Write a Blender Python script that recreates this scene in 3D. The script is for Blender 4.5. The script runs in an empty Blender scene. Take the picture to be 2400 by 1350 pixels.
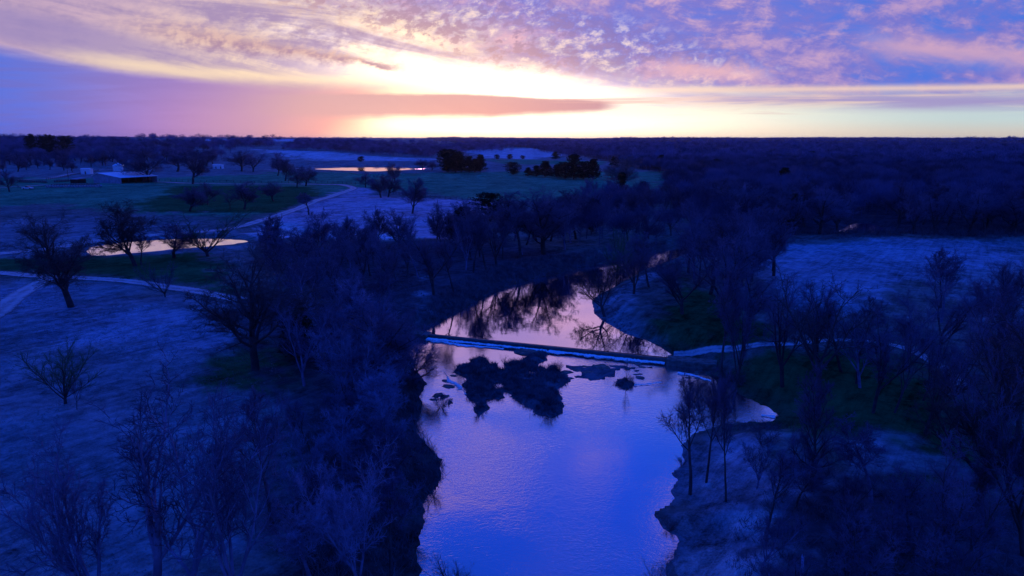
import bpy, math, random
import numpy as np
from math import radians as R

random.seed(7)
HAZE = 2.0e-5
rng = np.random.default_rng(7)
scene = bpy.context.scene
C = scene.collection

# ------------------------------------------------------------------ camera
H = 28.0
PITCH = R(12.4)
FOC = 1600.0
cam_d = bpy.data.cameras.new("camera")
cam = bpy.data.objects.new("camera", cam_d)
C.objects.link(cam)
cam.location = (0, 0, H)
cam.rotation_euler = (R(90) - PITCH, R(-0.12), 0)
cam_d.sensor_width = 36
cam_d.lens = 36 * FOC / 2400
cam_d.clip_start = 0.5
cam_d.clip_end = 40000
scene.camera = cam


def ray(px, py):
    u = (px - 1200) / FOC
    w = (675 - py) / FOC
    d = np.array([u, math.cos(PITCH) + math.sin(PITCH) * w, -math.sin(PITCH) + math.cos(PITCH) * w])
    return d


def atz(px, py, z):
    d = ray(px, py)
    t = (z - H) / d[2]
    return d[0] * t, d[1] * t


# ------------------------------------------------------------------ small helpers
def tag(o, label=None, cat=None, group=None, kind=None):
    if label: o["label"] = label
    if cat: o["category"] = cat
    if group: o["group"] = group
    if kind: o["kind"] = kind
    return o


def mesh_np(name, V, faces, mats, smooth=False, mat_idx=None):
    """faces: list of (n,k) int arrays"""
    me = bpy.data.meshes.new(name)
    V = np.asarray(V, dtype=np.float32)
    me.vertices.add(len(V))
    me.vertices.foreach_set("co", V.ravel())
    faces = [f for f in faces if len(f)]
    nl = sum(f.size for f in faces)
    nf = sum(len(f) for f in faces)
    me.loops.add(nl)
    me.polygons.add(nf)
    me.loops.foreach_set("vertex_index", np.concatenate([f.ravel() for f in faces]).astype(np.int32))
    sizes = np.concatenate([np.full(len(f), f.shape[1]) for f in faces])
    starts = np.concatenate([[0], np.cumsum(sizes)[:-1]]).astype(np.int32)
    me.polygons.foreach_set("loop_start", starts)
    try:
        me.polygons.foreach_set("loop_total", sizes.astype(np.int32))
    except Exception:
        pass
    for m in (mats if isinstance(mats, (list, tuple)) else [mats]):
        me.materials.append(m)
    if mat_idx is not None:
        me.polygons.foreach_set("material_index", np.asarray(mat_idx, dtype=np.int32))
    if smooth:
        me.polygons.foreach_set("use_smooth", np.ones(nf, dtype=bool))
    me.update(calc_edges=True)
    return me


def link(name, me, parent=None, loc=None, rot=None, scale=None):
    o = bpy.data.objects.new(name, me)
    C.objects.link(o)
    if parent is not None: o.parent = parent
    if loc is not None: o.location = loc
    if rot is not None: o.rotation_euler = rot
    if scale is not None: o.scale = scale
    return o


class MB:
    """collects boxes, prisms and tubes into one mesh"""
    def __init__(s):
        s.v = []; s.f = []

    def add(s, vs, fs):
        n = len(s.v)
        s.v += [tuple(v) for v in vs]
        s.f += [tuple(i + n for i in f) for f in fs]
        return s

    def box(s, x0, x1, y0, y1, z0, z1, bev=0.0):
        b = bev
        if b <= 0:
            vs = [(x, y, z) for z in (z0, z1) for y in (y0, y1) for x in (x0, x1)]
            return s.add(vs, [(0, 2, 3, 1), (4, 5, 7, 6), (0, 1, 5, 4), (2, 6, 7, 3), (0, 4, 6, 2), (1, 3, 7, 5)])
        vs = []
        for z, i in ((z0, b), (z0 + b, 0), (z1 - b, 0), (z1, b)):
            for x, y in ((x0 + i, y0 + i), (x1 - i, y0 + i), (x1 - i, y1 - i), (x0 + i, y1 - i)):
                vs.append((x, y, z))
        fs = [(3, 2, 1, 0), (12, 13, 14, 15)]
        for k in range(3):
            for j in range(4):
                a = k * 4 + j; c = k * 4 + (j + 1) % 4
                fs.append((a, c, c + 4, a + 4))
        return s.add(vs, fs)

    def loft(s, rings, cap=True):
        n = len(rings[0]); vs = [p for r in rings for p in r]; fs = []
        for k in range(len(rings) - 1):
            for j in range(n):
                a = k * n + j; b = k * n + (j + 1) % n
                fs.append((a, b, b + n, a + n))
        if cap:
            fs.append(tuple(range(n))[::-1]); fs.append(tuple(range(len(vs) - n, len(vs))))
        return s.add(vs, fs)

    def lathe(s, prof, n=16, c=(0, 0), axis='z'):
        rings = []
        for r, z in prof:
            rg = []
            for j in range(n):
                a = 2 * math.pi * j / n
                p = (c[0] + r * math.cos(a), c[1] + r * math.sin(a), z)
                if axis == 'x': p = (z, r * math.cos(a) + c[0], r * math.sin(a) + c[1])
                rg.append(p)
            rings.append(rg)
        return s.loft(rings)

    def tube(s, a, b, r, n=6):
        a = np.array(a, float); b = np.array(b, float); d = b - a; d /= np.linalg.norm(d)
        ref = np.array([0, 0, 1.]) if abs(d[2]) < .9 else np.array([1., 0, 0])
        u = np.cross(d, ref); u /= np.linalg.norm(u); v = np.cross(d, u)
        rg = lambda p: [tuple(p + r * (math.cos(t) * u + math.sin(t) * v)) for t in [2 * math.pi * j / n for j in range(n)]]
        return s.loft([rg(a), rg(b)])

    def mesh(s, name, mat, smooth=False):
        me = bpy.data.meshes.new(name)
        me.from_pydata(s.v, [], s.f)
        me.materials.append(mat)
        if smooth:
            for p in me.polygons: p.use_smooth = True
        me.update()
        return me

    def build(s, name, mat, parent=None, smooth=False):
        return link(name, s.mesh(name, mat, smooth), parent)


# ------------------------------------------------------------------ shader DSL
class NT:
    def __init__(s, tree):
        s.t = tree
        s.t.nodes.clear()

    def new(s, kind, **kw):
        n = s.t.nodes.new(kind)
        for k, v in kw.items(): setattr(n, k, v)
        return n

    def put(s, sock, v):
        if isinstance(v, E): s.t.links.new(v.s, sock)
        elif hasattr(v, 'is_output'): s.t.links.new(v, sock)
        else:
            if sock.type == 'RGBA' and not isinstance(v, (int, float)) and len(v) == 3: v = (*v, 1)
            sock.default_value = v

    def m(s, op, *a):
        n = s.new('ShaderNodeMath', operation=op)
        for i, v in enumerate(a): s.put(n.inputs[i], v)
        return E(s, n.outputs[0])

    def sstep(s, x, a, b):
        if a > b: return s.m('SUBTRACT', 1.0, s.sstep(x, b, a))
        n = s.new('ShaderNodeMapRange', interpolation_type='SMOOTHSTEP')
        s.put(n.inputs[0], x); n.inputs[1].default_value = a; n.inputs[2].default_value = b
        return E(s, n.outputs[0])

    def mix(s, f, a, b, blend='MIX'):
        n = s.new('ShaderNodeMix', data_type='RGBA', blend_type=blend)
        s.put(n.inputs[0], f); s.put(n.inputs[6], a); s.put(n.inputs[7], b)
        return E(s, n.outputs[2])

    def vec(s, x, y, z=0.0):
        n = s.new('ShaderNodeCombineXYZ')
        s.put(n.inputs[0], x); s.put(n.inputs[1], y); s.put(n.inputs[2], z)
        return E(s, n.outputs[0])

    def sep(s, v):
        n = s.new('ShaderNodeSeparateXYZ'); s.put(n.inputs[0], v)
        return [E(s, o) for o in n.outputs]

    def noise(s, v, scale, detail=4, rough=.55, dist=0.0):
        n = s.new('ShaderNodeTexNoise')
        s.put(n.inputs['Vector'], v); n.inputs['Scale'].default_value = scale
        n.inputs['Detail'].default_value = detail; n.inputs['Roughness'].default_value = rough
        n.inputs['Distortion'].default_value = dist
        return E(s, n.outputs[0])

    def vmul(s, v, k):
        n = s.new('ShaderNodeVectorMath', operation='MULTIPLY'); s.put(n.inputs[0], v); n.inputs[1].default_value = k
        return E(s, n.outputs[0])

    def cscale(s, c, f):
        n = s.new('ShaderNodeVectorMath', operation='SCALE'); s.put(n.inputs[0], c); s.put(n.inputs[3], f)
        return E(s, n.outputs[0])

    def cadd(s, a, b):
        n = s.new('ShaderNodeVectorMath', operation='ADD'); s.put(n.inputs[0], a); s.put(n.inputs[1], b)
        return E(s, n.outputs[0])


class E:
    def __init__(s, nt, sock): s.nt = nt; s.s = sock
    def __add__(s, o): return s.nt.m('ADD', s, o)
    __radd__ = __add__
    def __sub__(s, o): return s.nt.m('SUBTRACT', s, o)
    def __rsub__(s, o): return s.nt.m('SUBTRACT', o, s)
    def __mul__(s, o): return s.nt.m('MULTIPLY', s, o)
    __rmul__ = __mul__
    def __truediv__(s, o): return s.nt.m('DIVIDE', s, o)
    def __neg__(s): return s.nt.m('MULTIPLY', s, -1.0)
    def exp(s): return s.nt.m('EXPONENT', s)
    def sq(s): return s.nt.m('MULTIPLY', s, s)
    def sat(s):
        e = s.nt.m('ADD', s, 0.0); e.s.node.use_clamp = True; return e


# ------------------------------------------------------------------ world: dusk sky with clouds
world = bpy.data.worlds.new("World")
scene.world = world
world.use_nodes = True
S = NT(world.node_tree)
tc = S.new('ShaderNodeTexCoord')
dirv = E(S, tc.outputs['Generated'])
dx, dy, dz = S.sep(dirv)
dyc = S.m('MAXIMUM', dy, 0.18)
SX = dx / dyc * 1670.0 + 1200.0          # where a direction lies along the western horizon
SY = 323.0 - dz / dyc * 1765.0           # and how high above it
dzc = S.m('MAXIMUM', dz, 0.0)
px = dx / (dzc + 0.045)
py = dy / (dzc + 0.045)
cloudp = S.vec(px, py, 0.0)              # position on a flat cloud layer overhead
n_big = S.noise(cloudp, 0.55, 6, .6, .4)
n_mid = S.noise(cloudp, 1.9, 7, .62, .5)
n_fin = S.noise(cloudp, 5.5, 5, .62, .3)
streak = S.noise(S.vec(SX * 0.0022, SY * 0.016 - SX * 0.0026, 3.0), 1.0, 6, .6, .6)
streak_h = S.noise(S.vec(SX * 0.0016, SY * 0.030 + SX * 0.0006, 8.0), 1.0, 6, .6, .7)
puff = S.noise(S.vec(SX * 0.015, SY * 0.024 + SX * .003, 1.0), 1.0, 7, .66, .25)
n_pf = S.noise(S.vec(SX * 0.034, SY * 0.050 + SX * .006, 2.0), 1.0, 5, .65, .2)
puff2 = S.noise(S.vec(SX * 0.0045, SY * 0.013 - SX * .0016, 5.0), 1.0, 7, .64, .35)


def ga(x, c, w): return (-((x - c) / w).sq()).exp()
def band(x, a, b, c, d): return S.sstep(x, a, b) * S.sstep(x, d, c)

# clear air low on the left: blue -> lilac -> pink -> peach
low = S.mix(S.sstep(SX, -60, 460), (.085, .19, .76), (.30, .235, .64))
low = S.mix(S.sstep(streak_h * .6 + streak * .4, .42, .58) * .42, low, (.20, .16, .52))
low = S.mix(S.sstep(SY, 90, 300) * S.sstep(SX, 60, 500) * .6, low, (.50, .27, .60))
low = S.mix(S.sstep(SX + (SY - 220) * 0.8, 330, 800), low, (.60, .38, .50))
low = S.mix(S.sstep(SX + (SY - 250) * 1.2, 620, 900), low, (.86, .46, .46))
low = S.mix(S.sstep(SX + (SY - 250) * 1.0, 780, 930), low, (1.0, .88, .66))
rightlow = S.mix(S.sstep(SX, 1450, 2300), (1.0, .97, .82), (.56, .70, .72))
rightlow = S.mix(S.sstep(SY, 268, 316), rightlow, S.mix(S.sstep(SX, 1500, 2300), (1.0, .86, .70), (.66, .62, .56)))
low = S.mix(S.sstep(SX, 930, 1300), low, rightlow)
# the high sheet of cloud
blue = S.mix(S.sstep(SX, 1300, 2350), (.12, .20, .74), (.045, .20, .76))
cream = S.mix(S.sstep(SX + SY * 2.0, 150, 950), (.62, .44, .58), (1.0, .78, .58))
cream = S.mix(S.sstep(streak * .7 + n_pf * .15 + puff * .15, .40, .58) * .9, (.40, .30, .52), cream)
cream = S.mix(band(SX - SY * 4.5, -480, -330, -120, 60) * S.sstep(SX, 700, 250) * .75, cream, (.34, .27, .55))
grad = SX - SY * 3.1
toblue = S.sstep(grad + (puff - .5) * 900.0 + (puff2 - .5) * 900.0, 620, 1180)
pinkc = S.mix(S.sstep(SX, 1200, 2400), (.78, .50, .62), (.50, .34, .62))
pamt = S.sstep(puff2 * .55 + puff * .45, .47, .64)
blue_p = S.mix(S.sstep(puff2, .32, .58) * .8, blue, (.24, .20, .62))
blue_p = S.mix(pamt * .9, blue_p, pinkc)
arcm = ga(SY - (SX - 2050.0) * .09 + (puff - .5) * 60.0, 95.0, 28.0) * S.sstep(SX, 1950, 2120)
blue_p = S.mix(arcm * .75, blue_p, (.66, .42, .58))
upper = S.mix(toblue, cream, blue_p)
flake = S.sstep(puff * .55 + n_pf * .45, .485, .565)
mott = flake * S.sstep(grad, 520, 820) * S.sstep(grad, 1500, 1150) * S.sstep(SY, 200, 120)
upper = S.mix(mott * .88, upper, S.mix(S.sstep(grad, 650, 1300), (.50, .32, .42), (.20, .18, .55)))
hil = S.sstep(puff * .45 + n_pf * .35 + puff2 * .2, .51, .39) * S.sstep(grad, 480, 800) * S.sstep(grad, 1500, 1100) * S.sstep(SY, 230, 150)
upper = S.mix(hil * .65, upper, (1.1, .88, .76))
bx = ga(SY - SX * .085 + (puff - .5) * 50.0 + (n_pf - .5) * 30.0, 22.0, 22.0) * band(SX, 1500, 1600, 1750, 1850) 
upper = S.mix(bx * .7, upper, (.90, .55, .58))
edge = 212.0 - 100.0 * (-(S.m('MAXIMUM', SX, -600.0)) / 450.0).exp()
isup = S.sstep(SY - edge + (streak - .5) * 56.0 + (streak_h - .5) * 26.0, 20.0, -20.0)
sky = S.mix(isup, low, upper)
rim = ga(SY + (streak - .5) * 50.0, edge - 16.0, 17.0) * S.sstep(SX, 40, 330) * S.sstep(SX, 1500, 1000)
sky = S.mix(rim * .75, sky, (.98, .78, .56))
# layered bands on the right, above the clear strip
rb = ga(SY + (streak_h - .5) * 34.0, 228.0, 20.0) * S.sstep(SX, 1150, 1700)
sky = S.mix(rb * .9, sky, S.mix(S.sstep(streak_h, .42, .6), (.36, .31, .62), (.74, .54, .56)))
rb2 = ga(SY + (SX - 1800.0) * .012 + (streak_h - .5) * 10.0, 203.0, 8.0) * S.sstep(SX, 1250, 1600)
sky = S.mix(rb2 * .8, sky, (.86, .66, .58))
# after-glow
gw = ga(SX, 1130.0, 330.0) * ga(SY - (SX - 1120.0) * .09, 184.0, 36.0)
gw2 = ga(SX, 1150.0, 430.0) * ga(SY, 292.0, 26.0) * S.sstep(SX, 800, 940)
gw3 = ga(SX - SY * 3.2, 560.0, 170.0) * ga(SY, 95.0, 55.0)
glow = gw * 1.2 + gw2 * .75 + gw3 * .55 * S.sstep(streak * .5 + puff * .5, .40, .58)
glow = glow * (1.0 - mott * .75)
sky = S.cadd(sky, S.cscale((0.80, .78, .66), glow))
# mauve streak across the bright band
sl = SY - (SX * .150 + 12.0) + (puff - .5) * 44.0 + (n_pf - .5) * 24.0
sw = 8.0 + S.sstep(SX, 950, 420) * 20.0
str1 = (-(sl / sw).sq()).exp() * S.sstep(SX, 220, 520) * S.sstep(SX, 985, 890)
sky = S.mix(str1 * .95, sky, S.mix(S.sstep(puff * .5 + n_pf * .5, .42, .58), (.42, .27, .42), (.70, .48, .48)))
# flat lens cloud just above the horizon
lx = S.sstep(SX, 520, 860) * S.sstep(SX, 1475, 1400)
lc = SY + (streak_h - .5) * 26.0 + (puff - .5) * 8.0 + (streak - .5) * 16.0
lensm = lx * S.sstep(lc - S.m('MAXIMUM', SX - 1100.0, 0.0) * .055, 212, 222) * S.sstep(lc + S.m('MAXIMUM', SX - 1150.0, 0.0) * .060, 280, 262)
sky = S.mix(lensm * .96, sky, S.mix(S.sstep(SX + (streak - .5) * 600.0, 760, 1350), (.60, .40, .48), (.46, .28, .42)))
th = S.sstep(streak_h, .54, .64) * S.sstep(SX, 1100, 1350) * S.sstep(SX, 2100, 1600) * S.sstep(SY, 200, 225) * S.sstep(SY, 292, 262)
sky = S.mix(th * .6, sky, (.66, .44, .50))
gm = S.new('ShaderNodeGamma'); S.put(gm.inputs[0], sky); gm.inputs[1].default_value = 1.16
sky = E(S, gm.outputs[0])
# above the frame: mottled pink fading to deep blue overhead
deep = (.002, .085, 1.0)
upb = S.mix(S.sstep(dz, .20, .50), (.03, .17, .84), deep)
hipink = S.sstep(n_mid * .55 + n_big * .45, .42, .60)
az = S.sstep(dx / dyc, -.85, -.55) * S.sstep(dx / dyc, .60, .30) * S.sstep(dy, .2, .5)
upb = S.mix(az * S.sstep(dz + (n_mid - .5) * .35 + S.sstep(dx / dyc, .05, .25) * .08, .41, .27) * .80, upb, (.48, .28, .58))
upb = S.mix(hipink * S.sstep(dz, .40, .26) * az * .75, upb, (.80, .42, .62))
pch = S.noise(S.vec(px * 2.6, py * 2.6, 4.0), 1.0, 4, .55, .3)
upb = S.mix(S.sstep(pch, .50, .64) * S.sstep(dz, .62, .54) * S.sstep(dz, .36, .42) * az * .85, upb, (.46, .27, .66))
upb = S.mix(S.sstep(pch, .46, .34) * S.sstep(dz, .30, .38) * az * .5, upb, (.002, .07, .60))
sky = S.mix(S.sstep(SY, -10, -130), sky, upb)
# the rest of the dome, away from the sunset
side = S.mix(S.sstep(dz, -.05, .30), (.04, .11, .70), deep)
front = S.sstep(S.m('ABSOLUTE', dx / dyc), 1.25, .85) * S.sstep(dy, .15, .45)
sky = S.mix(front, side, sky)
sky = S.mix(S.sstep(dz, -.01, -.06), sky, (.01, .03, .12))
nishita = S.new('ShaderNodeTexSky', sky_type='NISHITA')
nishita.sun_disc = False
nishita.sun_elevation = R(2.0)
nishita.sun_rotation = R(-3.0)
nishita.altitude = 0
bg1 = S.new('ShaderNodeBackground'); S.put(bg1.inputs[0], sky); bg1.inputs[1].default_value = 1.0
bg2 = S.new('ShaderNodeBackground'); S.t.links.new(nishita.outputs[0], bg2.inputs[0]); bg2.inputs[1].default_value = 0.012
adds = S.new('ShaderNodeAddShader')
S.t.links.new(bg1.outputs[0], adds.inputs[0]); S.t.links.new(bg2.outputs[0], adds.inputs[1])
wo = S.new('ShaderNodeOutputWorld'); S.t.links.new(adds.outputs[0], wo.inputs[0])
try:
    world.cycles.sampling_method = 'MANUAL'; world.cycles.sample_map_resolution = 1024
except Exception: pass

sun_d = bpy.data.lights.new("sun", 'SUN')
sun_d.energy = 0.25
sun_d.angle = R(10)
sun_d.color = (1.0, .42, .50)
sun = link("sun", sun_d)
sun.rotation_euler = (R(90 - 3.0), 0, R(180 + 3.0))   # low in the west, behind the horizon glow

# ------------------------------------------------------------------ materials
def material(name):
    m = bpy.data.materials.new(name)
    m.use_nodes = True
    return m, NT(m.node_tree)


def principled(T, col, rough=.9, spec=.3, bump=None, bstr=.3, bdist=.1, extra=None):
    b = T.new('ShaderNodeBsdfPrincipled')
    T.put(b.inputs['Base Color'], col)
    T.put(b.inputs['Roughness'], rough)
    b.inputs['Specular IOR Level'].default_value = spec
    if bump is not None:
        n = T.new('ShaderNodeBump'); n.inputs['Strength'].default_value = bstr
        n.inputs['Distance'].default_value = bdist
        T.put(n.inputs['Height'], bump)
        T.t.links.new(n.outputs[0], b.inputs['Normal'])
    if extra:
        for k, v in extra.items(): T.put(b.inputs[k], v)
    o = T.new('ShaderNodeOutputMaterial'); T.t.links.new(b.outputs[0], o.inputs[0])
    return b


def simple_mat(name, c1, c2, scale=3.0, rough=.85, spec=.3, bstr=.3, coord='Object', extra=None):
    m, T = material(name)
    t = T.new('ShaderNodeTexCoord')
    v = E(T, t.outputs[coord])
    n = T.noise(v, scale, 5, .6)
    col = T.mix(T.sstep(n, .3, .7), c1, c2)
    principled(T, col, rough, spec, n, bstr, .05, extra)
    return m


def tree_mat(name, c1, c2, scale=4.0):
    m, T = material(name)
    t = T.new('ShaderNodeTexCoord')
    oi = T.new('ShaderNodeObjectInfo')
    n = T.noise(E(T, t.outputs['Object']), scale, 3, .6)
    col = T.mix(T.sstep(n, .35, .65), c1, c2)
    rnd = E(T, oi.outputs['Random']) * .5 + .75
    col = T.cscale(col, rnd)
    b = principled(T, col, .9, .15)
    return m


M_bark = tree_mat("bark", (.045, .038, .040), (.085, .070, .075), 10)
M_twig = tree_mat("twig", (.075, .066, .115), (.15, .125, .205), 3)
M_palebark = tree_mat("pale_bark", (.12, .11, .18), (.27, .24, .37), 8)
M_green = tree_mat("budding_twig", (.05, .10, .045), (.09, .16, .07), 3)
M_brown = tree_mat("brown_twig", (.20, .13, .14), (.27, .18, .18), 3)
M_cedar = tree_mat("cedar_foliage", (.010, .016, .008), (.026, .036, .018), 5)
M_brush = tree_mat("brush", (.055, .055, .07), (.15, .14, .17), .8)
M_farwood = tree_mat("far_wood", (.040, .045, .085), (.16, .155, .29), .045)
M_grass = tree_mat("dead_grass", (.14, .125, .12), (.34, .30, .28), .3)

m, T = material("ground")
t = T.new('ShaderNodeTexCoord')
P = E(T, t.outputs['Object'])
att = T.new('ShaderNodeAttribute'); att.attribute_name = "zone"
base = E(T, att.outputs['Color'])
warp = T.noise(P, .03, 4, .6)
a1 = T.noise(P, .10, 7, .68, .5)
a2 = T.noise(P, .55, 7, .74, .4)
a3 = T.noise(P, 4.5, 5, .75)
a4 = T.noise(T.vmul(P, (1, .35, 1)), .035, 4, .6, .3)
gx, gy, gz = T.sep(P)
a5 = T.noise(T.vec(gx * .07 + gy * .05, gy * .55 - gx * .75, 0.0), 1.0, 5, .65, .8)
k = T.sstep(a5, .38, .62) * .35 + T.sstep(a1, .38, .64) * .55 + T.sstep(a2, .32, .68) * .75 + T.sstep(a3, .3, .7) * .45 + T.sstep(a4, .35, .65) * .3 + .08
k = T.m('MAXIMUM', k * 1.30 - .26, .14)
col = T.cscale(base, k)
fleck = T.sstep(a2 * .5 + a3 * .5, .55, .66) * .6
col = T.mix(fleck, col, T.cscale(base, 2.0))
principled(T, col, 1.0, .0, a2 * .6 + a3 * .4, 1.0, .35)
M_ground = m

m, T = material("track_gravel")
t = T.new('ShaderNodeTexCoord'); P = E(T, t.outputs['Object'])
n1 = T.noise(P, .5, 6, .7); n2 = T.noise(P, 3.0, 4, .7)
at = T.new('ShaderNodeAttribute'); at.attribute_name = "across"
ac = E(T, at.outputs['Fac'])
rut = (-((T.m('ABSOLUTE', ac) - .45) / .22).sq()).exp()
col = T.mix(T.sstep(n1 * .7 + n2 * .3 + (rut - .5) * .10, .34, .60), (.24, .22, .22), (.50, .47, .47))
edge_n = T.noise(P, 1.3, 5, .7)
tr = T.sstep(T.m('ABSOLUTE', ac) + (edge_n - .5) * .9, .98, .72)
b = T.new('ShaderNodeBsdfPrincipled'); T.put(b.inputs['Base Color'], col); b.inputs['Roughness'].default_value = .95
b.inputs['Specular IOR Level'].default_value = .1
tp = T.new('ShaderNodeBsdfTransparent'); mx = T.new('ShaderNodeMixShader')
T.put(mx.inputs[0], tr); T.t.links.new(tp.outputs[0], mx.inputs[1]); T.t.links.new(b.outputs[0], mx.inputs[2])
o = T.new('ShaderNodeOutputMaterial'); T.t.links.new(mx.outputs[0], o.inputs[0])
M_track = m


def water_mat(name, bumps, bstr, rough, gain=1.1, tint=(.92, .92, 1.0)):
    m, T = material(name)
    t = T.new('ShaderNodeTexCoord'); P = E(T, t.outputs['Object'])
    h = None
    for vecs, sc, w in bumps:
        n = T.noise(T.vmul(P, vecs), sc, 3, .55, .4) * w
        h = n if h is None else h + n
    patch = T.sstep(T.noise(P, .06, 3, .5), .35, .65) * .8 + .2
    bp = T.new('ShaderNodeBump'); bp.inputs['Distance'].default_value = 1.0
    T.put(bp.inputs['Strength'], patch * bstr); T.put(bp.inputs['Height'], h)
    g = T.new('ShaderNodeBsdfGlossy'); T.put(g.inputs['Color'], tint); g.inputs['Roughness'].default_value = rough
    T.t.links.new(bp.outputs[0], g.inputs['Normal'])
    d = T.new('ShaderNodeBsdfDiffuse'); T.put(d.inputs['Color'], (.02, .03, .04))
    lw = T.new('ShaderNodeLayerWeight'); lw.inputs[0].default_value = .5
    T.t.links.new(bp.outputs[0], lw.inputs['Normal'])
    f = (E(T, lw.outputs['Facing']) * gain + .05).sat()
    mx = T.new('ShaderNodeMixShader'); T.put(mx.inputs[0], f)
    T.t.links.new(d.outputs[0], mx.inputs[1]); T.t.links.new(g.outputs[0], mx.inputs[2])
    o = T.new('ShaderNodeOutputMaterial'); T.t.links.new(mx.outputs[0], o.inputs[0])
    return m


M_wcalm = water_mat("calm_water", [((1, 1, 1), 1.2, .012), ((1, 1, 1), .3, .02)], .5, .02)
M_wpond = water_mat("pond_water", [((1, 1, 1), 1.0, .003)], .4, .015, .95)
M_wrip = water_mat("rippled_water", [((1, 1.5, 1), 1.9, .028), ((1, 1.3, 1), 4.6, .016), ((1, 1, 1), .35, .04)], .75, .06)

m, T = material("white_water")
t = T.new('ShaderNodeTexCoord'); P = E(T, t.outputs['Object'])
at = T.new('ShaderNodeAttribute'); at.attribute_name = "across"; ac = E(T, at.outputs['Fac'])
n1 = T.noise(P, 1.1, 6, .75, .6); n2 = T.noise(P, 5.0, 5, .7, .5)
n3 = T.noise(T.vmul(P, (1, 2.2, 1)), 9.0, 4, .7)
f = T.sstep(n1 * .45 + n2 * .35 + n3 * .2 + (.5 - ac) * .42, .45, .58)
b = T.new('ShaderNodeBsdfPrincipled'); T.put(b.inputs['Base Color'], (.90, .90, .88)); b.inputs['Roughness'].default_value = .7
tp = T.new('ShaderNodeBsdfTransparent'); mx = T.new('ShaderNodeMixShader')
T.put(mx.inputs[0], f); T.t.links.new(tp.outputs[0], mx.inputs[1]); T.t.links.new(b.outputs[0], mx.inputs[2])
o = T.new('ShaderNodeOutputMaterial'); T.t.links.new(mx.outputs[0], o.inputs[0])
M_foam = m

M_wet = simple_mat("wet_concrete", (.035, .03, .03), (.08, .07, .065), 1.5, .35, .5)
M_rock = simple_mat("rock", (.07, .06, .055), (.20, .18, .16), 1.5, .8)
M_metal = simple_mat("galvanised_roof", (.72, .74, .76), (.84, .86, .88), .6, .9, .05, .05)
M_whitepaint = simple_mat("white_paint", (.70, .70, .70), (.82, .82, .82), .8, .6, .3, .05)
M_barnwall = simple_mat("weathered_siding", (.24, .23, .28), (.36, .34, .40), .5, .9, .1)
M_dark = simple_mat("dark_interior", (.015, .013, .012), (.03, .025, .02), 1.0, .9)  # near-black, standing for the shade inside the barn; also the lean-to wall
M_hay = simple_mat("hay", (.10, .09, .08), (.22, .20, .17), 2.0, .95)
M_haywrap = simple_mat("bale_wrap", (.16, .16, .17), (.42, .42, .44), 1.4, .6)
M_wood = simple_mat("old_wood", (.06, .05, .045), (.13, .11, .10), 3.0, .9)
M_glass = simple_mat("dark_glass", (.02, .02, .025), (.03, .03, .035), 1.0, .08, .8, 0)
M_tyre = simple_mat("tyre", (.02, .02, .02), (.035, .035, .035), 3.0, .9)
m, T = material("lit_lamp")
e = T.new('ShaderNodeEmission'); e.inputs[0].default_value = (.75, .85, 1, 1); e.inputs[1].default_value = 9
o = T.new('ShaderNodeOutputMaterial'); T.t.links.new(e.outputs[0], o.inputs[0]); M_lamp = m

# ------------------------------------------------------------------ terrain
ZU, ZD = -2.15, -2.8
UP_PX = [(1012, 779), (1060, 741), (1120, 706), (1190, 673), (1250, 655), (1300, 645), (1350, 630), (1420, 617), (1500, 600), (1560, 586),
         (1640, 570), (1700, 566), (1700, 570), (1640, 580), (1560, 614), (1500, 636), (1470, 655), (1440, 670),
         (1412, 684), (1392, 702), (1386, 718), (1402, 745), (1470, 784), (1525, 810), (1570, 834)]
DN_PX = [(1010, 787), (972, 806), (958, 826), (975, 862), (1000, 900), (985, 930), (990, 960), (985, 1008), (1012, 1047), (1036, 1075), (1041, 1109),
         (1026, 1148), (998, 1181), (985, 1230), (975, 1300), (965, 1400), (950, 1600), (1560, 1600), (1572, 1400),
         (1575, 1326), (1588, 1263), (1556, 1234), (1548, 1205), (1565, 1181), (1580, 1148), (1573, 1109), (1597, 1075), (1594, 1040),
         (1620, 1012), (1700, 992), (1760, 985), (1815, 983), (1822, 972), (1790, 950), (1735, 925), (1690, 902), (1668, 884), (1640, 862), (1575, 843)]
ISL_PX = [(1232, 821), (1287, 821), (1284, 837), (1316, 857), (1340, 889), (1322, 907), (1325, 942), (1316, 970), (1290, 980), (1275, 969), (1232, 953),
          (1211, 936), (1194, 921), (1179, 939), (1156, 933), (1147, 956), (1130, 980), (1115, 975), (1103, 942), (1080, 921), (1086, 895),
          (1080, 875), (1051, 869), (1057, 848), (1097, 845), (1121, 834), (1141, 834), (1156, 845), (1191, 842), (1214, 835)]
ISL2_PX = [(1430, 898), (1445, 886), (1470, 880), (1490, 889), (1487, 901), (1470, 912), (1450, 906)]
SHELF_PX = [(1322, 856), (1400, 852), (1450, 855), (1530, 856), (1530, 862), (1450, 868), (1445, 884), (1400, 892), (1350, 886)]
LROCK_PX = [(1018, 930), (1040, 922), (1062, 932), (1060, 955), (1040, 962), (1020, 950)]
HOLES = [(1273, 857, 1.0), (1249, 873, .7), (1175, 862, .8), (1172, 902, .8)]
POND_PX = [(206, 592), (215, 582), (250, 576), (300, 569), (360, 564), (440, 561), (520, 562), (590, 566), (540, 574), (470, 580), (400, 586), (320, 594),
           (250, 600), (215, 600)]
FPOND_PX = [(735, 397), (800, 394), (900, 393), (1000, 394), (1008, 396), (960, 399), (880, 402), (800, 400)]


def wpoly(pts, z): return np.array([atz(a, b, z) for a, b in pts])


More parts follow.
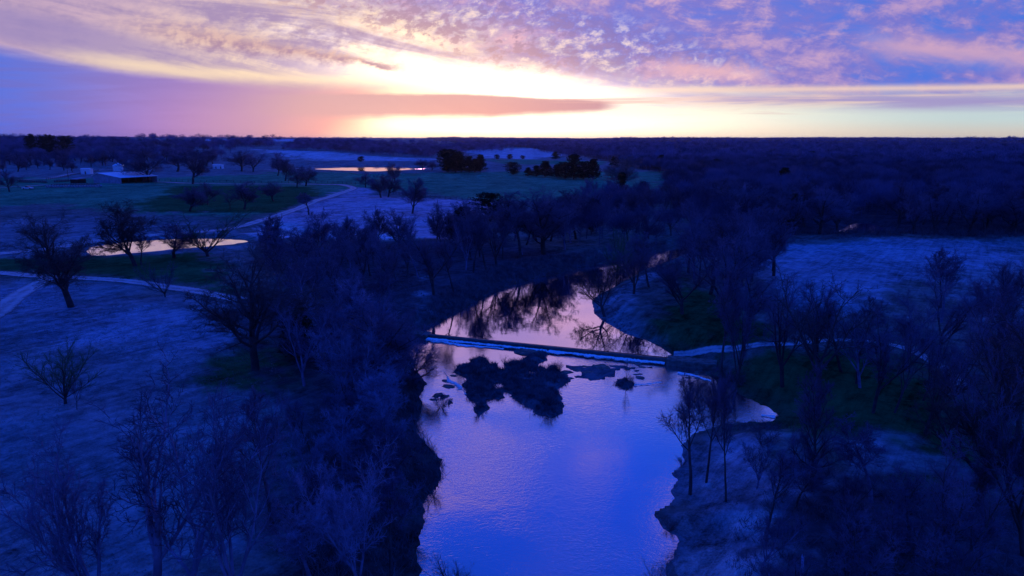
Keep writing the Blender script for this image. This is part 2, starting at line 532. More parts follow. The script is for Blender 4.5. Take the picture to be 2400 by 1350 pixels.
def sd_poly(X, Y, poly):
    X = np.asarray(X, float); Y = np.asarray(Y, float)
    d2 = np.full(X.shape, 1e18); ins = np.zeros(X.shape, bool)
    n = len(poly)
    for i in range(n):
        ax, ay = poly[i]; bx, by = poly[(i + 1) % n]
        ex, ey = bx - ax, by - ay
        t = np.clip(((X - ax) * ex + (Y - ay) * ey) / (ex * ex + ey * ey + 1e-12), 0, 1)
        d2 = np.minimum(d2, (X - ax - t * ex) ** 2 + (Y - ay - t * ey) ** 2)
        c = ((ay > Y) != (by > Y)) & (X < (bx - ax) * (Y - ay) / (by - ay + 1e-12) + ax)
        ins ^= c
    d = np.sqrt(d2)
    return np.where(ins, -d, d)


def ss(x, a, b):
    t = np.clip((x - a) / (b - a), 0, 1)
    return t * t * (3 - 2 * t)


_G = rng.random((256, 256))


def vnoise(x, y, s):
    x = np.asarray(x) / s + 1000.3; y = np.asarray(y) / s + 1000.7
    xi = np.floor(x).astype(int); yi = np.floor(y).astype(int)
    fx = x - xi; fy = y - yi
    fx = fx * fx * (3 - 2 * fx); fy = fy * fy * (3 - 2 * fy)
    g = lambda i, j: _G[(xi + i) % 256, (yi + j) % 256]
    return (g(0, 0) * (1 - fx) * (1 - fy) + g(1, 0) * fx * (1 - fy) + g(0, 1) * (1 - fx) * fy + g(1, 1) * fx * fy) * 2 - 1


U = wpoly(UP_PX, ZU); D_ = wpoly(DN_PX, ZD)
ISL = wpoly(ISL_PX, ZD + .3); ISL2 = wpoly(ISL2_PX, ZD + .2); SHELF = wpoly(SHELF_PX, ZD); LROCK = wpoly(LROCK_PX, ZD)
ZP, ZFP = -0.55, -1.0
BEND = wpoly([(1968, 540), (1990, 528), (2010, 520), (2040, 522), (2072, 534), (2068, 545), (2020, 547), (1985, 548)], ZU + .9)
POND = wpoly(POND_PX, ZP); FPOND = wpoly(FPOND_PX, ZFP)
HW = [(*atz(a, b, ZD), r) for a, b, r in HOLES]


def base_h(x, y):
    r = np.hypot(x, y)
    z = .35 * vnoise(x, y, 23) + .12 * vnoise(x, y, 7)
    z = z + ss(r, 230, 520) * 1.6 * vnoise(x, y, 150)
    az = np.arctan2(x, np.maximum(y, 1))
    z = z + ss(r, 800, 1900) * ss(-az, .12, .32) * 14 * (1 - .5 * ss(r, 2500, 5000))
    z = z + ss(r, 700, 4200) * (14 + 7 * vnoise(x, y, 1300) + 4 * vnoise(x, y, 420) + 5 * ss(az, -.2, .6))
    return z


def height(x, y):
    x = np.asarray(x, float); y = np.asarray(y, float)
    z = base_h(x, y)
    for P, zw, bw in ((POND, ZP, 6), (FPOND, ZFP, 22), (BEND, ZU + .9, 6)):
        s = sd_poly(x, y, P)
        w = ss(s, 0, bw)
        z = np.where(s > 0, z * w + (zw + .02) * (1 - w), zw - np.minimum(.6, -s * .3))
    jig = .38 * vnoise(x, y, 4.3) + .3 * vnoise(x, y, 1.9) + .2 * vnoise(x, y, .8)
    s = sd_poly(x, y, U) + jig * .6
    w = ss(s, 0, 6.0)
    z = np.where(s > 0, z * w + (ZU + .02) * (1 - w), ZU - np.minimum(1.0, -s * .4))
    s = sd_poly(x, y, D_) + jig
    bw = np.where(x > 12, 10.0, 5.5)
    t = np.clip(s / bw, 0, 1); w = t * t * (3 - 2 * t)
    z = np.where(s > 0, z * w + (ZD + .02) * (1 - w), np.where(s > -30, ZD - np.minimum(.9, -s * .35), z))
    for P, hh in ((ISL, .42), (ISL2, .4), (LROCK, .3)):
        s = sd_poly(x, y, P) + jig * .8
        z = np.where(s < 0, np.maximum(z, ZD - .1 + hh * ss(-s, 0, 1.6) + .22 * vnoise(x, y, 1.3) + .1 * vnoise(x, y, .6)), z)
    s = sd_poly(x, y, SHELF) + jig * .5
    z = np.where(s < 0, np.maximum(z, ZD + .12 * vnoise(x, y, 1.3) + .06 * vnoise(x, y, .6) + .02), z)
    for hx, hy, hr in HW:
        rr = np.hypot(x - hx, (y - hy) * .6)
        z = np.where(rr < hr, np.minimum(z, ZD - .1), z)
    return z


NA, NR = 620, 640
angs = np.radians(np.linspace(-66, 66, NA))
# radial rows: fine near, geometric far
rads = 14 * (13000 / 14) ** (np.linspace(0, 1, NR) ** 1.25)
AA, RR_ = np.meshgrid(angs, rads)
GX = RR_ * np.sin(AA); GY = RR_ * np.cos(AA) 
GZ = height(GX, GY)


def ground(x, y):
    """height of the built terrain mesh under a point"""
    x = np.atleast_1d(np.asarray(x, float)); y = np.atleast_1d(np.asarray(y, float))
    a = (np.arctan2(x, y) - angs[0]) / (angs[1] - angs[0])
    r = np.clip(np.hypot(x, y), rads[0], rads[-1] * .999)
    q = (np.log(r / 14) / math.log(13000 / 14)) ** (1 / 1.25) * (NR - 1)
    a = np.clip(a, 0, NA - 1.001); q = np.clip(q, 0, NR - 1.001)
    i = a.astype(int); j = q.astype(int); fa = a - i; fj = (r - rads[j]) / (rads[j + 1] - rads[j])
    z = GZ[j, i] * (1 - fa) * (1 - fj) + GZ[j, i + 1] * fa * (1 - fj) + GZ[j + 1, i] * (1 - fa) * fj + GZ[j + 1, i + 1] * fa * fj
    return z


def at(px_, py_):
    d = ray(px_, py_)
    ts = np.geomspace(15, 12000, 1500)
    hit = H + d[2] * ts - ground(d[0] * ts, d[1] * ts)
    k = np.argmax(hit < 0) if (hit < 0).any() else len(ts) - 1
    t0, t1 = ts[max(k - 1, 0)], ts[k]
    h0, h1 = hit[max(k - 1, 0)], hit[k]
    t = t0 + (t1 - t0) * (h0 / (h0 - h1 + 1e-9))
    x, y = d[0] * t, d[1] * t
    return np.array([x, y, float(ground(x, y)[0])])


def px_of(x, y, z):
    """where a point appears in the photograph's pixels (used only while laying out)"""
    f = y * math.cos(PITCH) - (z - H) * math.sin(PITCH)
    up = y * math.sin(PITCH) + (z - H) * math.cos(PITCH)
    return 1200 + FOC * x / f, 675 - FOC * up / f


# ground cover colours by area
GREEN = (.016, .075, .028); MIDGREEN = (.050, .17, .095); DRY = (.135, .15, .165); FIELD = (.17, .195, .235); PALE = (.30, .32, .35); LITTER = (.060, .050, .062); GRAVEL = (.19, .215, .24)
PINK_GLOW = (.34, .24, .28)  # dry pale field with the pink sunset glow put into its colour
ZONES = [
    (MIDGREEN, 14, [(-400, 505), (-400, 425), (330, 420), (700, 400), (860, 405), (1560, 400), (1570, 470), (1120, 468), (860, 438), (700, 470), (560, 520), (300, 500), (100, 480)]),
    (GREEN, 8, [(300, 500), (420, 435), (720, 437), (740, 460), (660, 500), (520, 500)]),
    (DRY, 25, [(-400, 560), (0, 520), (300, 505), (560, 540), (600, 600), (200, 610), (-400, 640)]),
    (PINK_GLOW, 6, [(840, 440), (900, 462), (1130, 470), (1160, 500), (1060, 560), (600, 562), (600, 530), (700, 490)]),
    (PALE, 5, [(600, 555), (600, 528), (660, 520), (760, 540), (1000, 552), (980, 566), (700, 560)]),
    (DRY, 12, [(-400, 670), (300, 672), (560, 720), (620, 800), (640, 960), (660, 1500), (-600, 1500)]),
    (FIELD, 6, [(0, 690), (90, 672), (330, 735), (500, 770), (520, 806), (200, 800), (0, 795)]),
    (GREEN, 5, [(-300, 610), (180, 606), (480, 592), (560, 640), (560, 690), (350, 655), (100, 642), (-300, 640)]),
    (GREEN, 6, [(500, 860), (620, 800), (730, 830), (700, 900), (560, 900)]),
    (LITTER, 8, [(620, 570), (1000, 560), (1320, 590), (1300, 650), (1100, 700), (1010, 770), (950, 830), (970, 940), (1000, 1100), (960, 1200), (930, 1600), (680, 1600), (690, 1000), (760, 900), (600, 740)]),
    (FIELD, 3, [(978, 650), (1000, 650), (1002, 735), (985, 770), (965, 760), (975, 700)]),
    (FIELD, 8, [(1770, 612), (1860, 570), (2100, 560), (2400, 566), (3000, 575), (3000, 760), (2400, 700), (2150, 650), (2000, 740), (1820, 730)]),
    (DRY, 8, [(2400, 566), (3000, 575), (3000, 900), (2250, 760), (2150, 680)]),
    (GREEN, 6, [(1590, 650), (1740, 700), (1850, 780), (1780, 806), (1600, 812), (1530, 780), (1540, 700)]),
    (GREEN, 6, [(1640, 832), (1850, 812), (2010, 806), (2120, 830), (2250, 950), (2300, 1150), (2000, 1090), (1830, 1000), (1760, 930)]),
    (LITTER, 6, [(1700, 1130), (1830, 1060), (2100, 1120), (2300, 1150), (2700, 1100), (2800, 1600), (1700, 1600)]),
    (FIELD, 5, [(1590, 1020), (1760, 990), (1830, 1010), (1800, 1120), (1700, 1200), (1680, 1600), (1560, 1600), (1560, 1200)]),
    (GRAVEL, 4, [(1400, 700), (1500, 640), (1540, 640), (1500, 700), (1480, 760), (1620, 800), (1600, 815), (1530, 806), (1420, 740)]),
    (PALE, 2.5, [(1600, 1250), (1660, 1230), (1710, 1270), (1700, 1420), (1600, 1420)]),
    (PALE, 1.5, [(1700, 1020), (1740, 1024), (1730, 1040), (1700, 1036)]),
    (PALE, 1.2, [(1650, 1070), (1690, 1066), (1684, 1092), (1652, 1090)]),
    (PALE, 1.2, [(1740, 1180), (1800, 1172), (1820, 1190), (1750, 1200)]),
    (PALE, 1.0, [(1625, 1235), (1660, 1225), (1670, 1250), (1630, 1262)]),
    (PALE, 1.5, [(1605, 1130), (1630, 1150), (1625, 1170), (1600, 1170)]),
    (PALE, 1.0, [(2000, 1030), (2050, 1028), (2075, 1044), (2030, 1050)]),
    (DRY, 6, [(1960, 1040), (2060, 1030), (2090, 1055), (2010, 1075)]),
    (PALE, 30, [(430, 349), (500, 343), (760, 343), (700, 351)]),
    (PALE, 25, [(600, 362), (760, 362), (860, 370), (1000, 372), (1000, 380), (760, 380)]),
    (PALE, 15, [(1080, 352), (1300, 350), (1340, 362), (1240, 372), (1140, 370)]),
    (MIDGREEN, 10, [(1130, 374), (1240, 373), (1420, 376), (1420, 384), (1180, 385)]),
    (PALE, 6, [(2290, 424), (2600, 420), (2600, 430), (2290, 429)]),
]
FOREST_PX = [(1565, 474), (1640, 510), (1720, 548), (1800, 551), (1950, 547), (2100, 546), (2250, 549), (2400, 555), (3300, 562), (3300, 324.2), (1020, 324.2), (1000, 330), (1100, 346), (1330, 352),
             (1400, 372), (1560, 408)]


def zcol(X, Y):
    n = X.size
    X = X.ravel(); Y = Y.ravel()
    r = np.hypot(X, Y)
    col = np.tile(np.array([.10, .10, .095]), (n, 1))
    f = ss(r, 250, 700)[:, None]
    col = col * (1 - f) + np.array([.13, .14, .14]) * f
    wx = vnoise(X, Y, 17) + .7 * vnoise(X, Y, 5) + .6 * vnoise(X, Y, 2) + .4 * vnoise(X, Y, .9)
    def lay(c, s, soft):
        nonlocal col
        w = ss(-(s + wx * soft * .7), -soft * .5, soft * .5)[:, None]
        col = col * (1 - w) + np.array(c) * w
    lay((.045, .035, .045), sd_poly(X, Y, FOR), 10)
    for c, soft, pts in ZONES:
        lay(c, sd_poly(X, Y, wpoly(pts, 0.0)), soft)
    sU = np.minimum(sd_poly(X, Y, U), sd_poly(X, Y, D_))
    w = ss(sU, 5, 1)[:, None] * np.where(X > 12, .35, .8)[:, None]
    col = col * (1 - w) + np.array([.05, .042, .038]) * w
    for P_ in (ISL, ISL2, SHELF, LROCK):
        lay((.085, .085, .10), sd_poly(X, Y, P_), .8)
    return col


FOR = wpoly(FOREST_PX, 0.0)
# far field / forest mix: beyond 600 m on the left
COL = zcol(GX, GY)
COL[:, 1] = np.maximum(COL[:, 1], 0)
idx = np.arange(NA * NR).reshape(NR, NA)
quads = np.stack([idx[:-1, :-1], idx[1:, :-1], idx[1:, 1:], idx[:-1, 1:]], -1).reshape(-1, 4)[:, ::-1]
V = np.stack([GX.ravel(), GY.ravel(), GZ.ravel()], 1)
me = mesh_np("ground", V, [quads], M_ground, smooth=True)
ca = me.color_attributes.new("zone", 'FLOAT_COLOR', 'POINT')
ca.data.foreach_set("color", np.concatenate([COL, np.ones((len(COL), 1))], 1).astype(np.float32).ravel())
tag(link("ground", me), "rolling pasture and river banks", kind="structure")


# ------------------------------------------------------------------ water
def offset_poly(P, d):
    n = len(P); area = sum(P[i][0] * P[(i + 1) % n][1] - P[(i + 1) % n][0] * P[i][1] for i in range(n))
    sg = 1 if area > 0 else -1
    out = []
    for i in range(n):
        a = np.array(P[i - 1]); b = np.array(P[i]); c = np.array(P[(i + 1) % n])
        e1 = (b - a) / (np.linalg.norm(b - a) + 1e-9); e2 = (c - b) / (np.linalg.norm(c - b) + 1e-9)
        nn = np.array([e1[1] + e2[1], -(e1[0] + e2[0])]) * sg
        nn /= (np.linalg.norm(nn) + 1e-9)
        out.append(b + nn * d)
    return out


def sheet(name, P, z, mat, label):
    me = bpy.data.meshes.new(name)
    me.from_pydata([(p[0], p[1], z) for p in P], [], [tuple(range(len(P)))])
    me.materials.append(mat)
    o = link(name, me)
    return tag(o, label, kind="structure")


WL = np.array(atz(996, 782, ZU)); WR = np.array(atz(1655, 848, ZU))
wd = (WR - WL) / np.linalg.norm(WR - WL); wn = np.array([wd[1], -wd[0]])   # wn points downstream
if wn[1] > 0: wn = -wn
Uo = offset_poly(U, 1.2); Do = offset_poly(D_, 1.4)
def clip_line(P, side):
    P = [p if (np.dot(p - WL, wn) * side) > .0 else p - wn * np.dot(p - WL, wn) for p in map(np.array, P)]
    return P
# upstream sheet stays above the weir line, downstream sheet starts at its foot
Uo = clip_line(Uo, -1); Do = [p if np.dot(p - WL, wn) > .6 else p - wn * (np.dot(p - WL, wn) - .6) for p in map(np.array, Do)]
sheet("river_pool", Uo, ZU, M_wcalm, "calm pool of the river above the weir mirroring the pink sky")
sheet("river", Do, ZD, M_wrip, "rippled blue river below the weir")
sheet("river_bend", offset_poly(BEND, .8), ZU + .9, M_wcalm, "bright glimpse of water through the wood behind the right field")
sheet("pond", offset_poly(POND, .6), ZP, M_wpond, "small pale pond behind the bare trees on the left")
sheet("pond", offset_poly(FPOND, 2.5), ZFP, M_wpond, "thin orange pond far out in the pasture")

# ------------------------------------------------------------------ weir and white water
Lw = np.linalg.norm(WR - WL)
wroot = link("weir", None, loc=(WL[0], WL[1], ZU))
tag(wroot, "long low concrete weir crossing the river with water spilling over it", "weir")
ang = math.atan2(wd[1], wd[0])
wroot.rotation_euler = (0, 0, ang)
b = MB(); n = 60
rings = []
for i in range(n + 1):
    x = Lw * i / n; j = .03 * math.sin(i * 1.7) + .02 * math.sin(i * .6)
    rings.append([(x, .15, -2.2), (x, .15, -.02), (x, .05, .05), (x, -.25 + j, .045), (x, -.50 + j, -.10), (x, -.95 + j, -2.2)])
b.loft(rings)
b.build("wall", M_wet, wroot)
b = MB()
b.box(Lw - 5.2, Lw + 1.5, -1.3, .9, -2.2, .22, .08)
b.build("abutment", M_rock, wroot)
b = MB(); b.box(-2.5, .8, -1.2, .8, -2.2, .18, .08); b.build("abutment", M_rock, wroot)

def foam(name, path, w0, z, label, seed=0, jag=.4):
    """strip of broken white water; path runs along its upstream edge (world xy), widening downstream"""
    r = np.random.default_rng(seed)
    Vs = []; ac = []
    path = np.array(path, float)
    seg = np.r_[0, np.cumsum(np.linalg.norm(np.diff(path, axis=0), axis=1))]
    N = int(seg[-1] / .25) + 2; K = 9
    ts = np.linspace(0, seg[-1], N)
    X = np.interp(ts, seg, path[:, 0]); Y = np.interp(ts, seg, path[:, 1])
    for i in range(N):
        w = w0 * (1 + jag * (vnoise(X[i] + seed, Y[i], 1.7) + .6 * vnoise(X[i], Y[i] + seed, .6)))
        for k_ in range(K):
            f = k_ / (K - 1)
            x = X[i] + wn[0] * w * f; y = Y[i] + wn[1] * w * f
            zz = z + .10 * (1 - f) * (1 + r.normal() * .4) + .025
            Vs.append((x, y, zz)); ac.append(f)
    I = np.arange(N * K).reshape(N, K)
    q = np.stack([I[:-1, :-1], I[1:, :-1], I[1:, 1:], I[:-1, 1:]], -1).reshape(-1, 4)
    me = mesh_np(name, Vs, [q], M_foam, True)
    a = me.attributes.new("across", 'FLOAT', 'POINT'); a.data.foreach_set("value", np.array(ac, np.float32))
    o = link(name, me)
    return tag(o, label, "white water", kind="stuff")

P0 = WL + wd * .9 + wn * .55; P1 = WR - wd * 5.4 + wn * .55
foam("white_water", [P0, P1], 2.0, ZD + .14, "line of white water at the foot of the weir", 1, .35)
foam("white_water", [P0 + wn * .5, P0 + wd * 6 + wn * 1.2, P0 + wd * 13 + wn * 1.0], 1.6, ZD + .01, "wider churned white water below the left half of the weir", 5, .6)
foam("white_water", [atz(1488, 903, ZD), atz(1520, 900, ZD), atz(1552, 896, ZD)], .5, ZD, "short white riffle right of the little mound", 3, .7)
foam("white_water", [atz(1590, 872, ZD), atz(1625, 878, ZD), atz(1668, 892, ZD)], 1.2, ZD, "white cascade below the right end of the weir", 4, .8)
foam("white_water", [atz(1050, 890, ZD), atz(1075, 900, ZD), atz(1095, 925, ZD)], .9, ZD - .03, "broken white water left of the island", 9, .9)
foam("white_water", [atz(1042, 872, ZD), atz(1056, 892, ZD), atz(1085, 908, ZD)], 1.5, ZD - .02, "small rapids beside the left end of the island", 14, .9)
foam("white_water", [atz(1785, 972, ZD), atz(1818, 974, ZD)], 1.0, ZD, "white riffle at the tip of the right inlet", 11, .7)


# ------------------------------------------------------------------ tracks
def catmull(P, step=1.5):
    P = np.array(P, float); out = []
    Q = np.vstack([2 * P[0] - P[1], P, 2 * P[-1] - P[-2]])
    for i in range(1, len(Q) - 2):
        n = max(2, int(np.linalg.norm(Q[i + 1] - Q[i]) / step))
        for k_ in range(n):
            t_ = k_ / n
            out.append(.5 * ((2 * Q[i]) + (-Q[i - 1] + Q[i + 1]) * t_ + (2 * Q[i - 1] - 5 * Q[i] + 4 * Q[i + 1] - Q[i + 2]) * t_ ** 2 + (-Q[i - 1] + 3 * Q[i] - 3 * Q[i + 1] + Q[i + 2]) * t_ ** 3))
    out.append(Q[-2])
    return np.array(out)


def track(pts, w, label, name="dirt_track", lift=.05):
    W = np.array([at(a, b)[:2] for a, b in pts])
    c = catmull(W, 1.2)
    d = np.gradient(c, axis=0); d /= np.linalg.norm(d, axis=1)[:, None] + 1e-9
    nn = np.stack([-d[:, 1], d[:, 0]], 1)
    K = 9; f = np.linspace(-1, 1, K)
    ww = w * (1 + .12 * vnoise(c[:, 0], c[:, 1], 9))
    X = c[:, 0:1] + nn[:, 0:1] * f * ww[:, None] / 2; Y = c[:, 1:2] + nn[:, 1:2] * f * ww[:, None] / 2
    Z = ground(X.ravel(), Y.ravel()).reshape(X.shape)
    r = np.hypot(X, Y)
    Z = Z + lift + r * 4e-4
    I = np.arange(X.size).reshape(X.shape)
    q = np.stack([I[:-1, :-1], I[1:, :-1], I[1:, 1:], I[:-1, 1:]], -1).reshape(-1, 4)
    me = mesh_np(name, np.stack([X.ravel(), Y.ravel(), Z.ravel()], 1), [q], M_track, True)
    a = me.attributes.new("across", 'FLOAT', 'POINT'); a.data.foreach_set("value", np.tile(f, len(c)).astype(np.float32))
    return tag(link(name, me), label, kind="structure")


track([(-500, 640), (-200, 638), (0, 643), (60, 648), (130, 652), (200, 655), (280, 660), (350, 668), (430, 680), (500, 692), (570, 706)], 3.6, "pale track curving past the big oak")
track([(-500, 640), (-200, 612), (0, 598), (60, 592), (120, 586), (180, 575), (240, 566), (320, 558), (400, 550), (480, 545), (550, 535), (600, 522), (680, 497), (740, 472), (790, 457), (828, 444), (815, 437), (760, 434), (600, 433), (480, 432), (400, 430), (330, 428)], 5.0, "long pale track looping behind the pond and back toward the barn")
track([(-120, 800), (-40, 760), (0, 733), (35, 702), (75, 676), (120, 655)], 4.0, "faint rutted track at the left edge")
track([(1580, 830), (1650, 822), (1750, 813), (1850, 806), (1930, 798), (2000, 797), (2080, 805), (2140, 822), (2185, 845), (2225, 870), (2260, 905)], 1.9, "pale track leaving the right end of the weir")
track([(-100, 447), (0, 443), (60, 440), (110, 436)], 4, "farm lane beside the hay bales")
track([(30, 425), (120, 420), (185, 408), (230, 402), (290, 399)], 5, "farm lane passing behind the barn")
track([(620, 400), (730, 395.5), (800, 393)], 6, "pale strip left of the far pond", "bare_strip")

# ------------------------------------------------------------------ tree growing
def norm(v): return v / (np.linalg.norm(v, axis=-1, keepdims=True) + 1e-9)


def extend(r, p, d, L, r0, r1, K, wig, up):
    N = len(p); pts = np.zeros((N, K + 1, 3)); pts[:, 0] = p; d = d.copy()
    for k_ in range(K):
        d = norm(d + r.normal(size=(N, 3)) * wig + np.array([0, 0, up / K]))
        pts[:, k_ + 1] = pts[:, k_] + d * (L / K)[:, None]
    f = np.linspace(0, 1, K + 1)[None, :]
    rad = r0[:, None] * (1 - f) + r1[:, None] * f
    return pts, rad


def spawn(r, pts, rad, L, n, t0, t1, ang_, angs_, ratio, shape, rr):
    N, K1, _ = pts.shape; K = K1 - 1
    t_ = t0 + (t1 - t0) * (np.arange(n)[None, :] + r.random((N, n))) / n
    kk = np.clip((t_ * K).astype(int), 0, K - 1); fr = t_ * K - kk
    I = np.arange(N)[:, None]
    p = pts[I, kk] * (1 - fr[..., None]) + pts[I, kk + 1] * fr[..., None]
    tan = norm(pts[I, kk + 1] - pts[I, kk])
    ra = rad[I, kk] * (1 - fr) + rad[I, kk + 1] * fr
    ref = norm(r.normal(size=(N, 1, 3)) + np.zeros((N, n, 3)))
    u = norm(np.cross(tan, ref)); v = np.cross(tan, u)
    phi = np.arange(n)[None, :] * 2.4 + r.random((N, 1)) * 6.28 + r.normal(size=(N, n)) * .5
    a = np.abs(ang_ + r.normal(size=(N, n)) * angs_)
    d = tan * np.cos(a)[..., None] + (u * np.cos(phi)[..., None] + v * np.sin(phi)[..., None]) * np.sin(a)[..., None]
    l = L[:, None] * ratio * (1 - shape * (t_ - t0) / (t1 - t0 + 1e-9)) * (.65 + .7 * r.random((N, n)))
    return p.reshape(-1, 3), norm(d).reshape(-1, 3), l.ravel(), (ra * rr).ravel()


def tubes(groups):
    """groups: list of (pts, rad, sides) -> V, [quads, tris]"""
    Vs = []; Q = []; Tt = []; off = 0
    for pts, rad, sides in groups:
        N, K1, _ = pts.shape
        d = norm(pts[:, -1] - pts[:, 0]); ref = np.where(np.abs(d[:, 2:3]) < .9, [[0, 0, 1.]], [[1., 0, 0]])
        u = norm(np.cross(d, ref)); v = np.cross(d, u)
        th = np.arange(sides) * 2 * np.pi / sides
        ring = u[:, None, None, :] * np.cos(th)[None, None, :, None] + v[:, None, None, :] * np.sin(th)[None, None, :, None]
        P = pts[:, :-1, None, :] + ring * rad[:, :-1, None, None]          # all but tip
        P = P.reshape(N, K1 - 1, sides, 3)
        body = P.reshape(N, -1, 3)
        allv = np.concatenate([body, pts[:, -1:, :]], 1)
        nv = allv.shape[1]
        base = off + np.arange(N)[:, None] * nv
        j = np.arange(sides); jn = (j + 1) % sides
        if K1 > 2:
            qq = np.array([[k_ * sides + a, k_ * sides + b, (k_ + 1) * sides + b, (k_ + 1) * sides + a] for k_ in range(K1 - 2) for a, b in zip(j, jn)])
            Q.append((base[:, :, None] + qq[None]).reshape(-1, 4))
        tt = np.array([[(K1 - 2) * sides + a, (K1 - 2) * sides + b, nv - 1] for a, b in zip(j, jn)])
        Tt.append((base[:, :, None] + tt[None]).reshape(-1, 3))
        Vs.append(allv.reshape(-1, 3)); off += N * nv
    return np.concatenate(Vs), [np.concatenate(Q) if Q else np.zeros((0, 4), int), np.concatenate(Tt)]


def grow(seed, kind, thick=1.0):
    r = np.random.default_rng(seed)
    one = lambda v: np.array([v], float)
    trunkg = []; crowng = []
    lean = r.normal(size=3) * np.array([.06, .06, 0])
    if kind == 'oak':          # short bole, heavy spreading limbs
        nt = 1
        p, rd = extend(r, np.zeros((1, 3)), norm(np.array([[0, 0, 1.]]) + lean), one(.42), one(.026), one(.017), 5, .07, .3)
        trunkg.append((p, rd, 8))
        lp, ld, ll, lr = spawn(r, p, rd, one(.42), 8, .42, 1.0, .90, .2, 1.15, .25, .60)
        lp = np.concatenate([lp, p[:, -1], p[:, -1]]); ld = np.concatenate([ld, norm(np.array([[.12, .05, 1.], [-.25, .1, 1.]]) + r.normal(size=(2, 3)) * .08)])
        ll = np.concatenate([ll, [.60, .55]]); lr = np.concatenate([lr, [.014, .012]])
        lv = [(5, .05, .25, 6, .16, .9), (8, .75, .3, .52, .45, 4, .17, .35), (7, .75, .3, .50, .4, 3, .18, .2), (6, .7, .3, .55, .3, 2, .2, .1), (4, .7, .3, .60, .3, 1, 0, 0), (2, .6, .3, .7, .3, 1, 0, 0)]
        up1 = .55
    elif kind == 'slim':       # tall river-bank tree, leader nearly to the top
        p, rd = extend(r, np.zeros((1, 3)), norm(np.array([[0, 0, 1.]]) + lean * 2), one(.92), one(.0175), one(.004), 9, .05, .25)
        trunkg.append((p, rd, 7))
        lp, ld, ll, lr = spawn(r, p, rd, one(.92), 13, .40, .97, .75, .2, .40, .55, .55)
        lv = [(0,), (8, .7, .3, .52, .4, 3, .15, .4), (7, .7, .3, .5, .4, 3, .18, .3), (5, .7, .3, .55, .3, 2, .2, .1), (4, .7, .3, .55, .3, 1, 0, 0)]
        up1 = .8
    elif kind == 'fork':       # trunk splitting into two or three tall leaning stems
        p, rd = extend(r, np.zeros((1, 3)), norm(np.array([[0, 0, 1.]]) + lean * 2), one(.30), one(.021), one(.018), 4, .06, .2)
        trunkg.append((p, rd, 8))
        lp, ld, ll, lr = spawn(r, p, rd, one(.30), 5, .45, 1.0, .50, .14, 2.2, .15, .62)
        lv = [(0,), (10, .65, .28, .38, .35, 4, .16, .5), (8, .7, .3, .5, .4, 3, .18, .3), (6, .7, .3, .55, .3, 2, .2, .1), (4, .7, .3, .55, .3, 1, 0, 0)]
        up1 = .5
    elif kind == 'gaunt':      # sparse, half-dead crown
        p, rd = extend(r, np.zeros((1, 3)), norm(np.array([[0, 0, 1.]]) + lean * 2), one(.48), one(.017), one(.013), 5, .05, .2)
        trunkg.append((p, rd, 8))
        lp, ld, ll, lr = spawn(r, p, rd, one(.48), 6, .4, 1.0, .65, .25, 1.1, .1, .62)
        lv = [(0,), (7, .6, .3, .40, .3, 4, .18, .5), (6, .7, .3, .5, .4, 3, .2, .3), (5, .7, .3, .5, .3, 2, .2, .1), (3, .7, .3, .55, .3, 1, 0, 0)]
        up1 = .5
    elif kind == 'vase':       # young tree, stems fanning up from low down
        p, rd = extend(r, np.zeros((1, 3)), norm(np.array([[0, 0, 1.]]) + lean), one(.16), one(.018), one(.015), 3, .05, .2)
        trunkg.append((p, rd, 7))
        lp, ld, ll, lr = spawn(r, p, rd, one(.16), 11, .4, 1.0, .55, .2, 4.6, .1, .45)
        lv = [(0,), (9, .45, .2, .34, .35, 4, .12, .5), (8, .5, .25, .45, .4, 2, .14, .3), (6, .5, .3, .5, .3, 1, 0, 0)]
        up1 = .4
    elif kind == 'shrub':
        n0 = 14
        a = r.random(n0) * 6.28
        p0 = np.stack([np.cos(a) * .12 * r.random(n0), np.sin(a) * .12 * r.random(n0), np.zeros(n0)], 1)
        d0 = norm(np.stack([np.cos(a) * .6, np.sin(a) * .6, np.ones(n0)], 1) + r.normal(size=(n0, 3)) * .25)
        lp, ld, ll, lr = p0, d0, .6 + .4 * r.random(n0), np.full(n0, .012)
        lv = [(0,), (8, .6, .3, .45, .3, 3, .16, .3), (7, .6, .3, .5, .3, 2, .18, .2), (4, .6, .3, .5, .3, 1, 0, 0)]
        up1 = .3
    # limbs
    pts, rad = extend(r, lp, ld, ll, lr, lr * .28, 7, .11 if kind in ('oak', 'gaunt') else .07, up1)
    trunkg.append((pts, rad, 5))
    L = ll
    for i, q in enumerate(lv[1:]):
        n_, an, ans, ratio, shp, K, wig, up = q
        np_, nd, nl, nr = spawn(r, pts, rad, L, n_, .22 if i == 0 else .12, 1.0, an, ans, ratio, shp, .6)
        minr = (.0026, .0017, .0012, .0009, .0007)[min(i, 4)] * thick
        nr = np.clip(nr, minr, .012 * max(1, thick * .6))
        pts, rad = extend(r, np_, nd, nl, nr, np.maximum(nr * .35, minr * .5), K, wig, up)
        L = nl
        if i == 0 and kind != 'shrub': trunkg.append((pts, rad, 4))
        else: crowng.append((pts, rad, 3))
    # normalise to height 1
    top = max(g[0][..., 2].max() for g in trunkg + crowng)
    trunkg = [(g[0] / top, g[1] / top, g[2]) for g in trunkg]; crowng = [(g[0] / top, g[1] / top, g[2]) for g in crowng]
    w = np.percentile(np.abs(np.concatenate([g[0].reshape(-1, 3)[:, :2] for g in crowng])), 97)
    return trunkg, crowng, w


PROTO = {}


